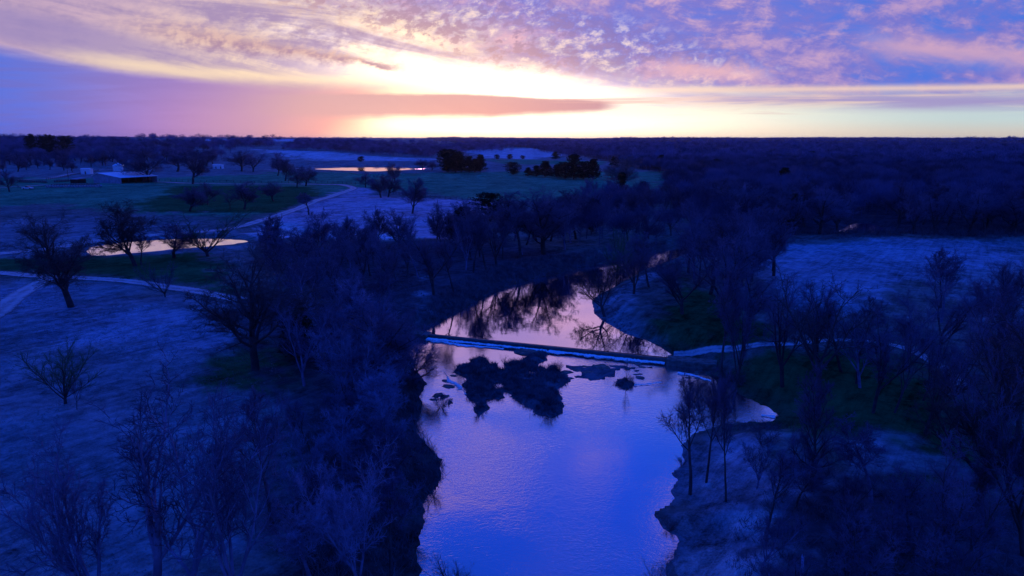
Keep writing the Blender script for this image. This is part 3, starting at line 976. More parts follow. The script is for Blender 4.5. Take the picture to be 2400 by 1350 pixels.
def proto(kind, seed, mt=None, mc=None, thick=1.0):
    key = (kind, seed, thick, mt.name if mt else '', mc.name if mc else '')
    if key in PROTO: return PROTO[key]
    tg, cg, w = grow(seed, kind, thick)
    v, f = tubes(tg); tm = mesh_np("trunk", v, f, mt or M_bark, True)
    v, f = tubes(cg); cm = mesh_np("crown", v, f, mc or M_twig, False)
    PROTO[key] = (tm, cm, w)
    return PROTO[key]


def cedar_proto(seed, round_=False):
    key = ('cedar', seed, round_)
    if key in PROTO: return PROTO[key]
    r = np.random.default_rng(seed)
    p, rd = extend(r, np.zeros((1, 3)), np.array([[0, 0, 1.]]), np.array([.95]), np.array([.02]), np.array([.004]), 6, .02, .1)
    v, f = tubes([(p, rd, 6)]); tm = mesh_np("trunk", v, f, M_bark, True)
    nb = 150
    h = .06 + .92 * r.random(nb) ** (1.0)
    a = r.random(nb) * 6.28
    if round_: R0 = .30 * np.sqrt(np.clip(1 - ((h - .5) / .52) ** 2, .02, 1))
    else: R0 = .27 * (1 - h) ** .62 + .03
    R0 = R0 * (.72 + .45 * r.random(nb)) * (1 + .18 * np.sin(a * 2 + seed) + .1 * np.sin(a * 5 + h * 9))
    Vs = []; n = 26
    for i in range(nb):
        f_ = r.random(n) ** .6
        c = np.stack([np.cos(a[i]) * R0[i] * f_, np.sin(a[i]) * R0[i] * f_, h[i] + f_ * R0[i] * .25], 1) + r.normal(size=(n, 3)) * .018
        s = .010 + .014 * r.random(n)
        d1 = norm(r.normal(size=(n, 3)) + np.array([0, 0, .5])); d2 = norm(np.cross(d1, r.normal(size=(n, 3))))
        Vs.append(np.stack([c + d1 * s[:, None] * 1.6, c - d1 * s[:, None] + d2 * s[:, None] * .8, c - d1 * s[:, None] - d2 * s[:, None] * .8], 1).reshape(-1, 3))
    V_ = np.concatenate(Vs); F = np.arange(len(V_)).reshape(-1, 3)
    cm = mesh_np("crown", V_, [F], M_cedar)
    PROTO[key] = (tm, cm, .27)
    return PROTO[key]


SPECIES = {
    'oak': ('bare_tree', 'bare tree'), 'slim': ('bare_tree', 'bare tree'), 'fork': ('bare_tree', 'bare tree'), 'gaunt': ('bare_tree', 'bare tree'),
    'vase': ('young_tree', 'young tree'), 'cedar': ('cedar_tree', 'cedar tree'), 'willow': ('willow_tree', 'willow tree'), 'shrub': ('shrub', 'shrub'),
}
n_trees = 0


def place(kind, xyz, h, label, group=None, seed=0, w=None, rz=None, lean=(0, 0), mt=None, mc=None, name=None):
    """one tree: an Empty at its foot carrying a trunk and a crown; w = half-width of the crown in metres"""
    global n_trees
    n_trees += 1
    nm, cat = SPECIES[kind]
    if kind == 'cedar': tm, cm, w0 = cedar_proto(seed % 5, seed % 2 == 1)
    elif kind == 'willow': tm, cm, w0 = proto('vase', seed, None, M_green, 1.25)
    else: tm, cm, w0 = proto(kind, seed, mt, mc, 1.7 if math.hypot(xyz[0], xyz[1]) > 260 and kind == 'oak' else (1.35 if math.hypot(xyz[0], xyz[1]) > 150 else 1.0))
    root = link(name or nm, None, loc=(xyz[0], xyz[1], xyz[2] - .06))
    root.empty_display_size = .5
    root.rotation_euler = (lean[1], lean[0], random.random() * 6.28 if rz is None else rz)
    sw = h if w is None else w / w0
    sw = min(max(sw, h * .45), h * 2.2)
    root.scale = (sw, sw, h)
    tag(root, label, cat, group)
    link("trunk", tm, root)
    link("crown", cm, root)
    return root


def tree_px(kind, bx, by, ty, label, seed=0, hw=None, **kw):
    """by a foot and a top as seen in the photograph: turned into metres on the ground"""
    p = at(bx, by)
    d = ray(bx, ty); t_ = p[1] / d[1]
    h = H + d[2] * t_ - p[2]
    w = None if hw is None else hw * p[1] / FOC * 1.02
    if name_ok(kind): pass
    return place(kind, p, h, label, seed=seed, w=w, **kw)


def name_ok(k): return True


# ------------------------------------------------------------------ single trees of the photograph
TREES = [
    # left foreground and meadow
    ('oak', 168, 722, 486, 'huge bare oak with a forked trunk standing left of the pond', 1, 115, {'mc': 'M_bark'}),
    ('oak', 318, 625, 468, 'bare oak in front of the left end of the pond', 2, 70, {'mc': 'M_bark'}),
    ('slim', 331, 622, 540, 'thin bare tree close against the oak before the pond', 11, 30, {}),
    ('oak', 408, 606, 520, 'bare tree leaning over the middle of the pond', 3, 55, {}),
    ('willow', 488, 602, 488, 'greenish wide willow at the right end of the pond', 21, 85, {}),
    ('vase', 388, 698, 608, 'small dark bare tree beside the track below the pond', 22, 48, {}),
    ('oak', 600, 868, 565, 'tall bare oak whose trunk forks, right of the left meadow', 4, 125, {'mc': 'M_bark'}),
    ('willow', 155, 948, 785, 'small greenish fan-shaped tree alone in the left meadow', 23, 90, {}),
    ('gaunt', 182, 962, 865, 'thin dead sapling beside the fan-shaped tree', 13, 24, {}),
    ('gaunt', 365, 1440, 845, 'large pale gnarled tree rising from the bottom left edge', 5, 200, {'mt': 'M_palebark'}),
    ('gaunt', 425, 1480, 905, 'pale leaning tree reaching right from the bottom left edge', 6, 230, {'mt': 'M_palebark', 'lean': (.20, 0)}),
    ('slim', 640, 1232, 905, 'slender dark tree leaning left at the foot of the left meadow', 12, 75, {'lean': (-.07, 0)}),
    ('cedar', 702, 832, 722, 'black evergreen cedar among the pale trunks on the left', 2, 55, {}),
    ('fork', 715, 905, 690, 'pale slender tree in front of the black cedar', 14, 70, {'mt': 'M_palebark'}),
    ('slim', 735, 800, 600, 'tall thin pale tree behind the black cedar', 15, 60, {'mt': 'M_palebark'}),
    ('cedar', 850, 800, 725, 'dark cedar deep in the thicket left of the weir', 1, 40, {}),
    # trees in the pasture
    ('oak', 445, 497, 437, 'low wide bare tree at the left of the pasture row', 2, 42, {}),
    ('oak', 488, 482, 425, 'bare tree just behind the low wide one in the pasture row', 7, 26, {}),
    ('gaunt', 540, 493, 448, 'bent twin-stemmed tree in the pasture row', 16, 28, {}),
    ('oak', 573, 492, 424, 'round bare tree in the middle of the pasture row', 3, 38, {}),
    ('oak', 642, 473, 425, 'small bare tree at the right of the pasture row', 8, 28, {}),
    ('slim', 724, 504, 448, 'leaning bare tree standing beside the bend of the track', 17, 26, {'lean': (-.12, 0)}),
    ('oak', 697, 441, 392, 'bare tree on the far side of the track, left of two', 7, 22, {}),
    ('oak', 717, 437, 388, 'bare tree on the far side of the track, right of two', 4, 26, {}),
    ('oak', 452, 433, 348, 'tall dark bare tree right of the barn', 3, 36, {}),
    ('oak', 352, 429, 345, 'broad dark bare tree beside the open end of the barn', 1, 50, {}),
    ('oak', 416, 404, 346, 'dark bare tree behind the barn lane', 8, 34, {}),
    ('oak', 484, 390, 350, 'bare tree left of the white shed', 2, 24, {}),
    ('oak', 499, 386, 348, 'bare tree just behind the white shed', 7, 20, {}),
    ('oak', 567, 403, 353, 'bare tree leaning right of the white shed', 4, 30, {'lean': (-.08, 0)}),
    ('fork', 594, 404, 350, 'V-shaped bare tree beside the leaning one', 14, 32, {}),
    ('oak', 651, 413, 356, 'bare tree in the upper pasture, third from the white shed', 8, 24, {}),
    ('oak', 669, 425, 372, 'bare tree below the upper pasture trees', 2, 20, {}),
    ('oak', 23, 452, 398, 'small dark tree left of the parked white pickup', 7, 26, {}),
    ('oak', 893, 464, 405, 'left one of the pair of dark trees by the fence corner', 8, 28, {}),
    ('oak', 910, 463, 407, 'right one of the pair of dark trees by the fence corner', 3, 26, {}),
    ('oak', 967, 501, 412, 'lone round bare tree standing in the pinkish field', 1, 37, {}),
    ('oak', 857, 440, 402, 'small grey tree behind the wooden gate', 7, 20, {}),
    ('oak', 926, 428, 380, 'thin grey tree in front of the far pond', 2, 18, {}),
    ('cedar', 846, 380, 367, 'small dark evergreen behind the far pond', 1, 8, {}),
    ('oak', 990, 398, 372, 'grey bare tree at the right end of the far pond', 4, 26, {}),
    ('oak', 1012, 400, 376, 'smaller grey bare tree beside the cedar clump', 8, 18, {}),
    ('fork', 250, 1520, 985, 'pale many-limbed tree at the far bottom left', 18, 170, {'mt': 'M_palebark'}),
    ('fork', 570, 1470, 930, 'tall tangled tree at the bottom between the meadow and the dark bank', 33, 150, {'mt': 'M_palebark'}),
    ('fork', 840, 1420, 1000, 'pale branched tree rising over the dark bank at the bottom', 14, 120, {'mt': 'M_palebark', 'mc': 'M_palebark'}),
    ('fork', 2170, 1015, 700, 'spreading tree in the middle of the right bank grass', 6, 110, {}),
    ('fork', 2375, 1060, 690, 'tall tree behind the great spreading one at the right edge', 18, 110, {}),
    # cedars in the middle distance
    ('cedar', 1081, 404, 364, 'small cedar squeezed in the clump left of its middle', 0, 16, {}),
    ('cedar', 1113, 404, 372, 'low cedar squeezed in the clump right of its middle', 2, 16, {}),
    ('cedar', 1238, 413, 392, 'low bushy cedar between the round one and the pointed one', 4, 20, {}),
    ('cedar', 1325, 419, 380, 'cedar leaning against the tall ragged one', 1, 20, {}),
    ('cedar', 1367, 420, 378, 'cedar to the right of the tall ragged one', 3, 20, {}),
    ('cedar', 1257, 414, 388, 'small cedar left of the pointed one', 0, 14, {}),
    ('cedar', 1050, 404, 350, 'largest dark cedar left of the field corner', 1, 26, {}),
    ('cedar', 1068, 405, 356, 'dark cedar against the right side of the largest one', 3, 22, {}),
    ('cedar', 1100, 404, 366, 'lower cedar in the middle of the clump', 2, 18, {}),
    ('cedar', 1126, 403, 362, 'pointed cedar at the right end of the clump', 4, 16, {}),
    ('cedar', 1203, 409, 380, 'round dark cedar alone at the field edge', 3, 22, {}),
    ('cedar', 1278, 414, 377, 'pointed cedar left of three at the field edge', 2, 24, {}),
    ('cedar', 1306, 417, 386, 'smaller cedar between two taller at the field edge', 4, 18, {}),
    ('cedar', 1345, 420, 362, 'tall ragged cedar right of three at the field edge', 0, 26, {}),
    ('cedar', 1390, 420, 372, 'dark cedar left of the rounded brown tree', 2, 22, {}),
    ('cedar', 1165, 373, 362, 'far small cedar, first of the row beyond the field', 3, 14, {}),
    ('cedar', 1195, 373, 361, 'far small cedar, second of the row beyond the field', 1, 15, {}),
    ('cedar', 1225, 373, 364, 'far small cedar, third of the row beyond the field', 3, 13, {}),
    ('cedar', 1302, 373, 355, 'far pointed cedar standing out beyond the field', 2, 12, {}),
    ('oak', 1460, 448, 360, 'big round brownish bare tree above the right end of the field', 1, 52, {'mc': 'M_brown'}),
    ('cedar', 1457, 466, 404, 'dark narrow cedar below the round brownish tree', 0, 16, {}),
    ('cedar', 1507, 468, 424, 'small dark cedar right of the narrow one', 4, 20, {}),
    ('cedar', 1390, 542, 468, 'dark columnar cedar standing above the river bend', 1, 24, {}),
    # left bank of the pool
    ('cedar', 1088, 572, 486, 'dark ragged cedar on the left bank of the pool', 0, 42, {}),
    ('cedar', 1058, 560, 505, 'shorter dark cedar beside the ragged one', 2, 24, {}),
    ('cedar', 1150, 520, 452, 'dark flat topped cedar behind the left bank', 3, 36, {}),
    ('slim', 1222, 606, 448, 'tall straight bare tree at the edge of the pool', 31, 60, {}),
    ('fork', 1165, 625, 462, 'forked bare tree left of the tall straight one on the bank', 14, 60, {}),
    ('slim', 1140, 632, 492, 'thin bare tree second left of the straight one', 12, 40, {}),
    ('oak', 1275, 596, 438, 'broad bare tree right of the tall straight one', 9, 75, {}),
    ('slim', 1110, 640, 500, 'thin leaning bare tree on the left pool bank', 11, 40, {'lean': (.08, 0)}),
    ('fork', 1018, 692, 515, 'bare tree with low spreading limbs beside the worn path', 18, 65, {}),
    ('slim', 1065, 690, 545, 'dark bare tree between the worn path and the pool', 32, 42, {}),
    ('fork', 1325, 570, 432, 'bare tree at the bend of the far bank', 6, 60, {}),
    ('slim', 1350, 560, 440, 'slender bare tree behind the bend of the far bank', 15, 44, {}),
    # right bank of the pool
    ('willow', 1445, 668, 528, 'greenish budding tree leaning over the pool from the right', 24, 58, {}),
    ('fork', 1418, 742, 610, 'bare tree leaning far left out over the pool', 33, 60, {'lean': (-.55, 0), 'mc': 'M_bark'}),
    ('fork', 1486, 688, 548, 'bare tree right of the leaning one on the pool bank', 14, 60, {}),
    ('slim', 1522, 672, 540, 'slim bare tree at the narrowing of the pool', 12, 45, {}),
    ('fork', 1580, 690, 560, 'bare tree on the grass of the right pool bank', 6, 62, {}),
    ('fork', 1600, 735, 590, 'tall forked bare tree above the gravel bank', 18, 75, {}),
    ('fork', 1690, 742, 520, 'large broad crowned bare tree on the right bank', 33, 110, {}),
    ('oak', 1755, 775, 620, 'bare tree at the left corner of the pale right field', 9, 60, {}),
    ('gaunt', 1915, 978, 618, 'tall gaunt tree forking high above the right track', 5, 130, {'mc': 'M_bark'}),
    ('slim', 1905, 1150, 855, 'straight slender tree right of the river below the track', 31, 55, {}),
    ('slim', 1619, 1158, 865, 'left one of three straight slender trees at the river edge', 17, 55, {}),
    ('slim', 1657, 1130, 858, 'middle one of three straight slender trees at the river edge', 11, 55, {}),
    ('slim', 1703, 1174, 862, 'right one of three straight slender trees at the river edge', 32, 55, {}),
    ('gaunt', 1860, 1114, 975, 'small thin tree between the slender ones and the gravel', 16, 22, {}),
    ('slim', 1973, 870, 690, 'tree leaning right just below the track', 12, 60, {'lean': (.20, 0)}),
    ('slim', 2009, 898, 690, 'leaning tree second below the track', 15, 60, {'lean': (.22, 0)}),
    ('fork', 2048, 966, 700, 'leaning tree on the dark grass below the track bend', 18, 75, {'lean': (.14, 0)}),
    ('gaunt', 2098, 966, 720, 'curved thin tree below the track bend', 13, 70, {'lean': (.25, 0)}),
    ('oak', 2293, 1182, 668, 'great dark spreading tree near the right edge', 10, 190, {'mc': 'M_bark', 'lean': (-.10, 0)}),
    ('fork', 2400, 1300, 800, 'dark tree cut by the right edge', 6, 150, {}),
    ('vase', 2096, 1280, 1180, 'small bare bush-like tree at the lower right', 22, 45, {}),
    ('fork', 1990, 1420, 1180, 'bare tree rising from the bottom edge right of the gravel', 14, 110, {}),
    ('fork', 2230, 1400, 1050, 'bare tree rising from the bottom edge at the lower right', 33, 120, {}),
    ('fork', 2200, 830, 640, 'bare tree where the right track disappears', 18, 80, {}),
    ('oak', 2330, 900, 660, 'bare tree behind the great spreading one', 4, 90, {}),
    ('slim', 1690, 905, 610, 'thin bare tree at the right end of the weir', 17, 46, {}),
    ('fork', 1720, 930, 620, 'second thin bare tree at the right end of the weir', 15, 46, {}),
    ('fork', 1835, 905, 640, 'bare tree between the weir and the gaunt one', 33, 80, {}),
    ('gaunt', 1467, 896, 825, 'two thin saplings rising from the mound in the river', 13, 14, {}),
    ('oak', 975, 905, 780, 'low crooked tree spreading over the water left of the island', 10, 85, {'lean': (.25, 0)}),
    ('oak', 890, 930, 690, 'broad dark tree on the left bank below the weir', 9, 110, {}),
]
G = globals()
for kind, bx, by, ty, label, seed, hw, kw in TREES:
    kw = dict(kw)
    for q in ('mt', 'mc'):
        if q in kw: kw[q] = G[kw[q]]
    tree_px(kind, bx, by, ty, label, seed, hw, **kw)


def inpoly_pts(P, n, rr, dmin):
    """up to n points inside polygon P (world), at least dmin apart"""
    lo = P.min(0); hi = P.max(0); out = []
    tries = 0
    while len(out) < n and tries < n * 60:
        tries += 1
        q = lo + rr.random(2) * (hi - lo)
        if sd_poly(q[0:1], q[1:2], P)[0] > 0: continue
        if sd_poly(q[0:1], q[1:2], U)[0] < 1 or sd_poly(q[0:1], q[1:2], D_)[0] < .8: continue
        if any((q[0] - a[0]) ** 2 + (q[1] - a[1]) ** 2 < dmin ** 2 for a in out): continue
        out.append(q)
    return out


BARE = [('slim', 11), ('slim', 12), ('fork', 14), ('fork', 6), ('fork', 33), ('oak', 9), ('slim', 31), ('fork', 18), ('oak', 7)]
GROUPS = [
    ([(1840, 770), (2150, 840), (2330, 960), (2280, 1120), (2120, 1000), (1960, 930)], 5, 5.5, (10, 13), 'bare tree on the dark grass inside the bend of the right track', 'trees inside the right track bend'),
    # polygon (px, on the ground), count, spacing, height range, label, group
    ([(640, 590), (960, 575), (990, 640), (960, 700), (900, 760), (760, 760), (640, 700)], 36, 4.0, (8, 12), 'bare tree in the thicket between the pink field and the weir', 'trees of the left bank thicket'),
    ([(740, 780), (930, 780), (950, 850), (960, 960), (900, 1000), (760, 930)], 16, 3.4, (7, 11), 'bare tree on the slope left of the weir pool', 'trees left of the weir'),
    ([(700, 1010), (940, 1000), (960, 1130), (900, 1400), (700, 1400), (680, 1150)], 15, 3.0, (5, 8.5), 'thin bare tree on the dark bank at the lower left of the river', 'trees on the lower left bank'),
    ([(1010, 560), (1330, 560), (1340, 590), (1230, 612), (1110, 640), (1020, 690)], 18, 3.6, (10, 14), 'bare tree on the far bank above the pool', 'trees on the far pool bank'),
    ([(1300, 480), (1400, 455), (1590, 480), (1700, 545), (1560, 562), (1420, 574), (1320, 565)], 30, 5.2, (8.5, 12.5), 'bare tree at the bend behind the pool', 'trees at the river bend'),
    ([(1590, 640), (1760, 605), (1830, 640), (1740, 700), (1640, 690)], 14, 4.5, (12, 16), 'bare tree between the pool and the pale right field', 'trees right of the pool'),
    ([(2120, 700), (2500, 720), (2600, 900), (2420, 900), (2200, 780)], 10, 5.5, (10, 14), 'bare tree along the near side of the pale right field', 'trees below the right field'),
    ([(1750, 1100), (2250, 1180), (2500, 1250), (2500, 1500), (1800, 1500)], 16, 3.2, (4, 7.5), 'thin bare tree in the dark lower right corner', 'trees in the lower right corner'),
]
rr = np.random.default_rng(21)


def pale_mix(grp, u):
    """sycamores and dead stems among the dark trees"""
    if grp == 'trees on the lower left bank': return dict(mt=M_palebark, mc=M_palebark) if u < .6 else {}
    if grp == 'trees left of the weir': return dict(mt=M_palebark, mc=M_palebark) if u < .35 else {}
    return dict(mt=M_palebark) if u < .25 else {}


for pts, n, dm, (h0, h1), label, grp in GROUPS:
    for q in inpoly_pts(wpoly(pts, 0.0), n, rr, dm):
        k_, s_ = BARE[rr.integers(len(BARE))]
        h = h0 + (h1 - h0) * rr.random()
        place(k_, (q[0], q[1], float(ground(q[0], q[1])[0])), h, label, grp, s_, w=h * (.24 + .14 * rr.random()), lean=(rr.normal() * .05, rr.normal() * .05), **pale_mix(grp, rr.random()))

# trees in front of and behind the farm, on the left skyline
for i, (bx, by, ty, hw, kind, lab) in enumerate([
    (77, 372, 317, 14, 'cedar', 'tallest round headed evergreen on the left skyline'), (122, 372, 318, 13, 'cedar', 'second round headed evergreen on the left skyline'),
    (158, 374, 321, 15, 'cedar', 'third lower round evergreen on the left skyline'), (104, 370, 322, 10, 'cedar', 'narrow evergreen between the two tallest on the skyline')]):
    tree_px(kind, bx, by, ty, lab, 1 if hw > 12 else 3, hw)
rows = [((0, 388), (440, 380), 26, 13, 18, 'dark bare tree standing round the farmstead', 'trees round the farmstead'),
        ((-60, 402), (190, 402), 9, 9, 13, 'dark bare tree left of the barn lane', 'trees left of the barn lane'),
        ]
for (x0, y0), (x1, y1), n, h0, h1, lab, grp in rows:
    for i in range(n):
        f = (i + rr.random() * .8) / n
        p = at(x0 + (x1 - x0) * f, y0 + (y1 - y0) * f + rr.normal() * 4)
        h = h0 + (h1 - h0) * rr.random()
        place('oak', p, h, lab, grp, (1, 2, 3, 4, 7, 8)[rr.integers(6)], w=h * (.38 + .15 * rr.random()))

# the front rank of the wood behind the right field: every tree its own
FW = []
lo = np.array([20, 120]); 
rr2 = np.random.default_rng(5)
cand = rr2.random((14000, 2)) * np.array([700, 620]) + np.array([40, 120])
inside = (sd_poly(cand[:, 0], cand[:, 1], FOR) < -1) & (sd_poly(cand[:, 0], cand[:, 1], U) > 2) & (sd_poly(cand[:, 0], cand[:, 1], BEND) > 2.5)
cand = cand[inside]
kept = []
for q in cand[np.argsort(np.hypot(cand[:, 0], cand[:, 1]))]:
    if all((q[0] - a[0]) ** 2 + (q[1] - a[1]) ** 2 > 6.2 ** 2 for a in kept[-420:]): kept.append(q)
print("wood candidates", len(kept))
inview = [q for q in kept if abs(q[0] / q[1]) < .80]
front = inview[:42]
rest_near = kept and [q for q in kept if not any(q is a for a in front)]
for i, q in enumerate(front):
    z = float(ground(q[0], q[1])[0]); h = 11 + 5 * rr2.random()
    if i % 19 == 7:
        place('cedar', (q[0], q[1], z), h * .75, 'dark cedar among the bare trees of the right wood', 'cedars in the right wood', int(rr2.integers(5)), w=3.2)
    elif i % 31 == 11:
        place('gaunt', (q[0], q[1], z), h * 1.1, 'pale barked tree standing out of the right wood', 'pale trees in the right wood', 5, w=h * .34, mt=M_palebark, mc=M_palebark)
    else:
        k_, s_ = BARE[rr2.integers(len(BARE))]
        place(k_, (q[0], q[1], z), h, 'bare tree in the front of the wood behind the right field', 'trees of the wood behind the right field', s_, w=h * (.36 + .14 * rr2.random()))

for i, (bx, by, ty, hw) in enumerate([(1835, 452, 392, 26), (1600, 425, 388, 18), (1548, 398, 362, 16), (1680, 400, 372, 20), (1760, 395, 366, 18), (2010, 390, 362, 16), (2120, 405, 372, 20), (2290, 380, 352, 14),
                                    (1440, 395, 366, 14), (1900, 372, 352, 12), (2340, 420, 384, 22), (1610, 372, 352, 10), (2200, 365, 348, 9), (1720, 362, 347, 8)]):
    p = at(bx, by); d = ray(bx, ty); h = max(9, min(19, H + d[2] * p[1] / d[1] - p[2]))
    place('cedar', p, h, 'dark round evergreen rising out of the leafless right wood', 'evergreens in the right wood', i, w=min(hw * p[1] / FOC, 7))

# ------------------------------------------------------------------ the wood beyond, one mass
def spikes(r, n, dome=.32, hmid=.58, twig=.12, rad=.004):
    """twigs of a distant crown, height 1"""
    a = norm(r.normal(size=(n, 3))); a[:, 2] = np.abs(a[:, 2]) * 1.2 - .35
    rr_ = r.random(n) ** .45
    c = a * rr_[:, None] * np.array([dome * 1.35, dome * 1.35, .42]) + np.array([0, 0, hmid])
    d = norm(a * .8 + np.array([0, 0, .7]) + r.normal(size=(n, 3)) * .45)
    s = twig * (.6 + .8 * r.random(n))
    sd = norm(np.cross(d, r.normal(size=(n, 3)))) * rad
    return np.stack([c - d * s[:, None] * .5 - sd, c - d * s[:, None] * .5 + sd, c + d * s[:, None] * .5], 1)


def trunk_tri(w=.012):
    return np.array([[[-w, 0, 0], [w, 0, 0], [0, 0, .75]], [[0, -w, 0], [0, w, 0], [0, 0, .75]]])


def limbs(r, n, w=.006):
    a = r.random(n) * 6.28; t0 = .25 + .3 * r.random(n)
    p0 = np.stack([0 * a, 0 * a, t0], 1); p1 = np.stack([np.cos(a) * .3, np.sin(a) * .3, t0 + .2 + .25 * r.random(n)], 1)
    s = norm(np.cross(p1 - p0, r.normal(size=(n, 3)))) * w
    return np.stack([p0 - s, p0 + s, p1], 1)


def bake(name, pos, hs, wf, tris_list, mat, label, cat):
    out = []
    r = np.random.default_rng(3)
    kind_i = r.integers(len(tris_list), size=len(pos))
    for k_, tri in enumerate(tris_list):
        sel = np.where(kind_i == k_)[0]
        if not len(sel): continue
        a = r.random(len(sel)) * 6.28; c, s = np.cos(a), np.sin(a)
        x = tri[None, ..., 0] * c[:, None, None] - tri[None, ..., 1] * s[:, None, None]
        y = tri[None, ..., 0] * s[:, None, None] + tri[None, ..., 1] * c[:, None, None]
        hh = hs[sel][:, None, None]; ww = hh * wf
        P_ = np.stack([x * ww + pos[sel, 0][:, None, None], y * ww + pos[sel, 1][:, None, None], tri[None, ..., 2] * hh + pos[sel, 2][:, None, None]], -1)
        out.append(P_.reshape(-1, 3))
    V_ = np.concatenate(out)
    me = mesh_np(name, V_, [np.arange(len(V_)).reshape(-1, 3)], mat)
    return tag(link(name, me), label, cat, kind="stuff")


r3 = np.random.default_rng(12)
nearT = [np.concatenate([spikes(r3, 720, twig=.15, rad=.0048), trunk_tri(), limbs(r3, 26)]) for _ in range(5)]
midT = [np.concatenate([spikes(r3, 150, twig=.17, rad=.011), trunk_tri(.014), limbs(r3, 8, .008)]) for _ in range(5)]
farT = [np.concatenate([spikes(r3, 34, twig=.26, rad=.028), trunk_tri(.02)]) for _ in range(5)]
rest = np.array([q for q in rest_near])
z = ground(rest[:, 0], rest[:, 1])
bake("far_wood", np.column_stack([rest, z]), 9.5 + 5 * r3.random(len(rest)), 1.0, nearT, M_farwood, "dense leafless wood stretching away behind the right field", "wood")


def scatter(poly, n, r0, r1, rr_, power=1.0):
    """random points in a polygon and an annulus"""
    a = R(-50) + rr_.random(n) * R(100); d = np.sqrt(r0 ** 2 + rr_.random(n) ** power * (r1 ** 2 - r0 ** 2))
    x, y = d * np.sin(a), d * np.cos(a)
    k_ = sd_poly(x, y, poly) < 0
    return x[k_], y[k_]


x1, y1 = scatter(FOR, 16000, 560, 2200, r3)
m_ = (x1 > 740) | (y1 > 740) | (np.hypot(x1, y1) > 700)
x1, y1 = x1[m_], y1[m_]
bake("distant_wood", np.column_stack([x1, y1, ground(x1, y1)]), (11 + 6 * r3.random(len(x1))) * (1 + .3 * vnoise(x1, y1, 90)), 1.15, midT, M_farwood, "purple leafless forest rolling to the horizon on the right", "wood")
x2, y2 = scatter(FOR, 26000, 2200, 9500, r3, .75)
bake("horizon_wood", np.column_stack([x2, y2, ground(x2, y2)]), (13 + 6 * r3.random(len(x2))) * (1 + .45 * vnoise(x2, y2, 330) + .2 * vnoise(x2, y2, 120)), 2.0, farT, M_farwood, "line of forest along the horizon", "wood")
# left: belts and hedgerow woods between far fields
BELTS = [([(-400, 341), (440, 341), (500, 338), (1030, 336), (1030, 325.5), (-400, 325.5)], 9000, .8),
         ([(660, 362), (700, 352), (860, 349), (1030, 352), (1130, 345), (1180, 352), (1060, 362), (1010, 372), (900, 368), (760, 361)], 1500, 1.0),
         ([(-400, 362), (300, 360), (300, 350), (-400, 350)], 1500, 1.0),
         ([(540, 358), (640, 357), (640, 353), (540, 353)], 200, 1.0),
         ([(1240, 352), (1420, 358), (1430, 372), (1330, 366)], 500, 1.0)]
for bi, (pts, n, _) in enumerate(BELTS):
    P = wpoly(pts, 1.0)
    lo_, hi_ = P.min(0), P.max(0)
    q = lo_ + r3.random((n * 4, 2)) * (hi_ - lo_)
    q = q[sd_poly(q[:, 0], q[:, 1], P) < 0][:n]
    d = np.hypot(q[:, 0], q[:, 1])
    if bi == 0:
        keep = vnoise(q[:, 0], q[:, 1], 240) + .8 * (d > 2500) > -.15
        q = q[keep]
    bake("tree_belt", np.column_stack([q, ground(q[:, 0], q[:, 1])]), 7 + 9 * r3.random(len(q)) ** 1.5, 1.4, (nearT if bi == 1 else midT) if bi else midT, M_farwood,
         ["belts of bare trees along the left horizon", "broad dark belt of trees behind the far pond", "line of bare trees behind the farm roofs", "low hedge of trees above the white shed", "trees behind the row of small cedars"][bi], "wood")

FB = wpoly([(-400, 374), (200, 372), (560, 366), (560, 356), (200, 358), (-400, 358)], 1.0)
q = FB.min(0) + r3.random((1600, 2)) * (FB.max(0) - FB.min(0)); q = q[sd_poly(q[:, 0], q[:, 1], FB) < 0][:430]
r3b = np.random.default_rng(77)
an = R(-39) + r3b.random(420) * R(39); rd_ = 1250 + 900 * r3b.random(420)
kp = vnoise(an * 1000, an * 0, 55) > -.35; an, rd_ = an[kp], rd_[kp]
bake("skyline_trees", np.column_stack([rd_ * np.sin(an), rd_ * np.cos(an), ground(rd_ * np.sin(an), rd_ * np.cos(an))]), 9 + 13 * r3b.random(len(an)) ** 1.6, 1.25, midT, M_farwood, "ragged line of trees along the left skyline", "wood")
FB2 = wpoly([(-200, 394), (60, 388), (190, 386), (330, 392), (520, 384), (520, 370), (-200, 372)], 1.0)
q2 = FB2.min(0) + r3.random((900, 2)) * (FB2.max(0) - FB2.min(0)); q2 = q2[sd_poly(q2[:, 0], q2[:, 1], FB2) < 0][:115]
q = np.concatenate([q, q2])
bake("farm_belt", np.column_stack([q, ground(q[:, 0], q[:, 1])]), 12 + 6 * r3.random(len(q)), 1.2, nearT, M_farwood, "dark belt of trees behind the farm buildings", "wood")
RBD = wpoly([(1330, 500), (1420, 482), (1590, 490), (1760, 545), (1760, 562), (1560, 572), (1420, 590), (1320, 575)], 0)
q = np.array(inpoly_pts(RBD, 60, r3, 3.4))
bake("bend_wood", np.column_stack([q, ground(q[:, 0], q[:, 1])]), 7 + 6 * r3.random(len(q)), 1.0, nearT, M_farwood, "dense young trees filling the river bend behind the pool", "wood")

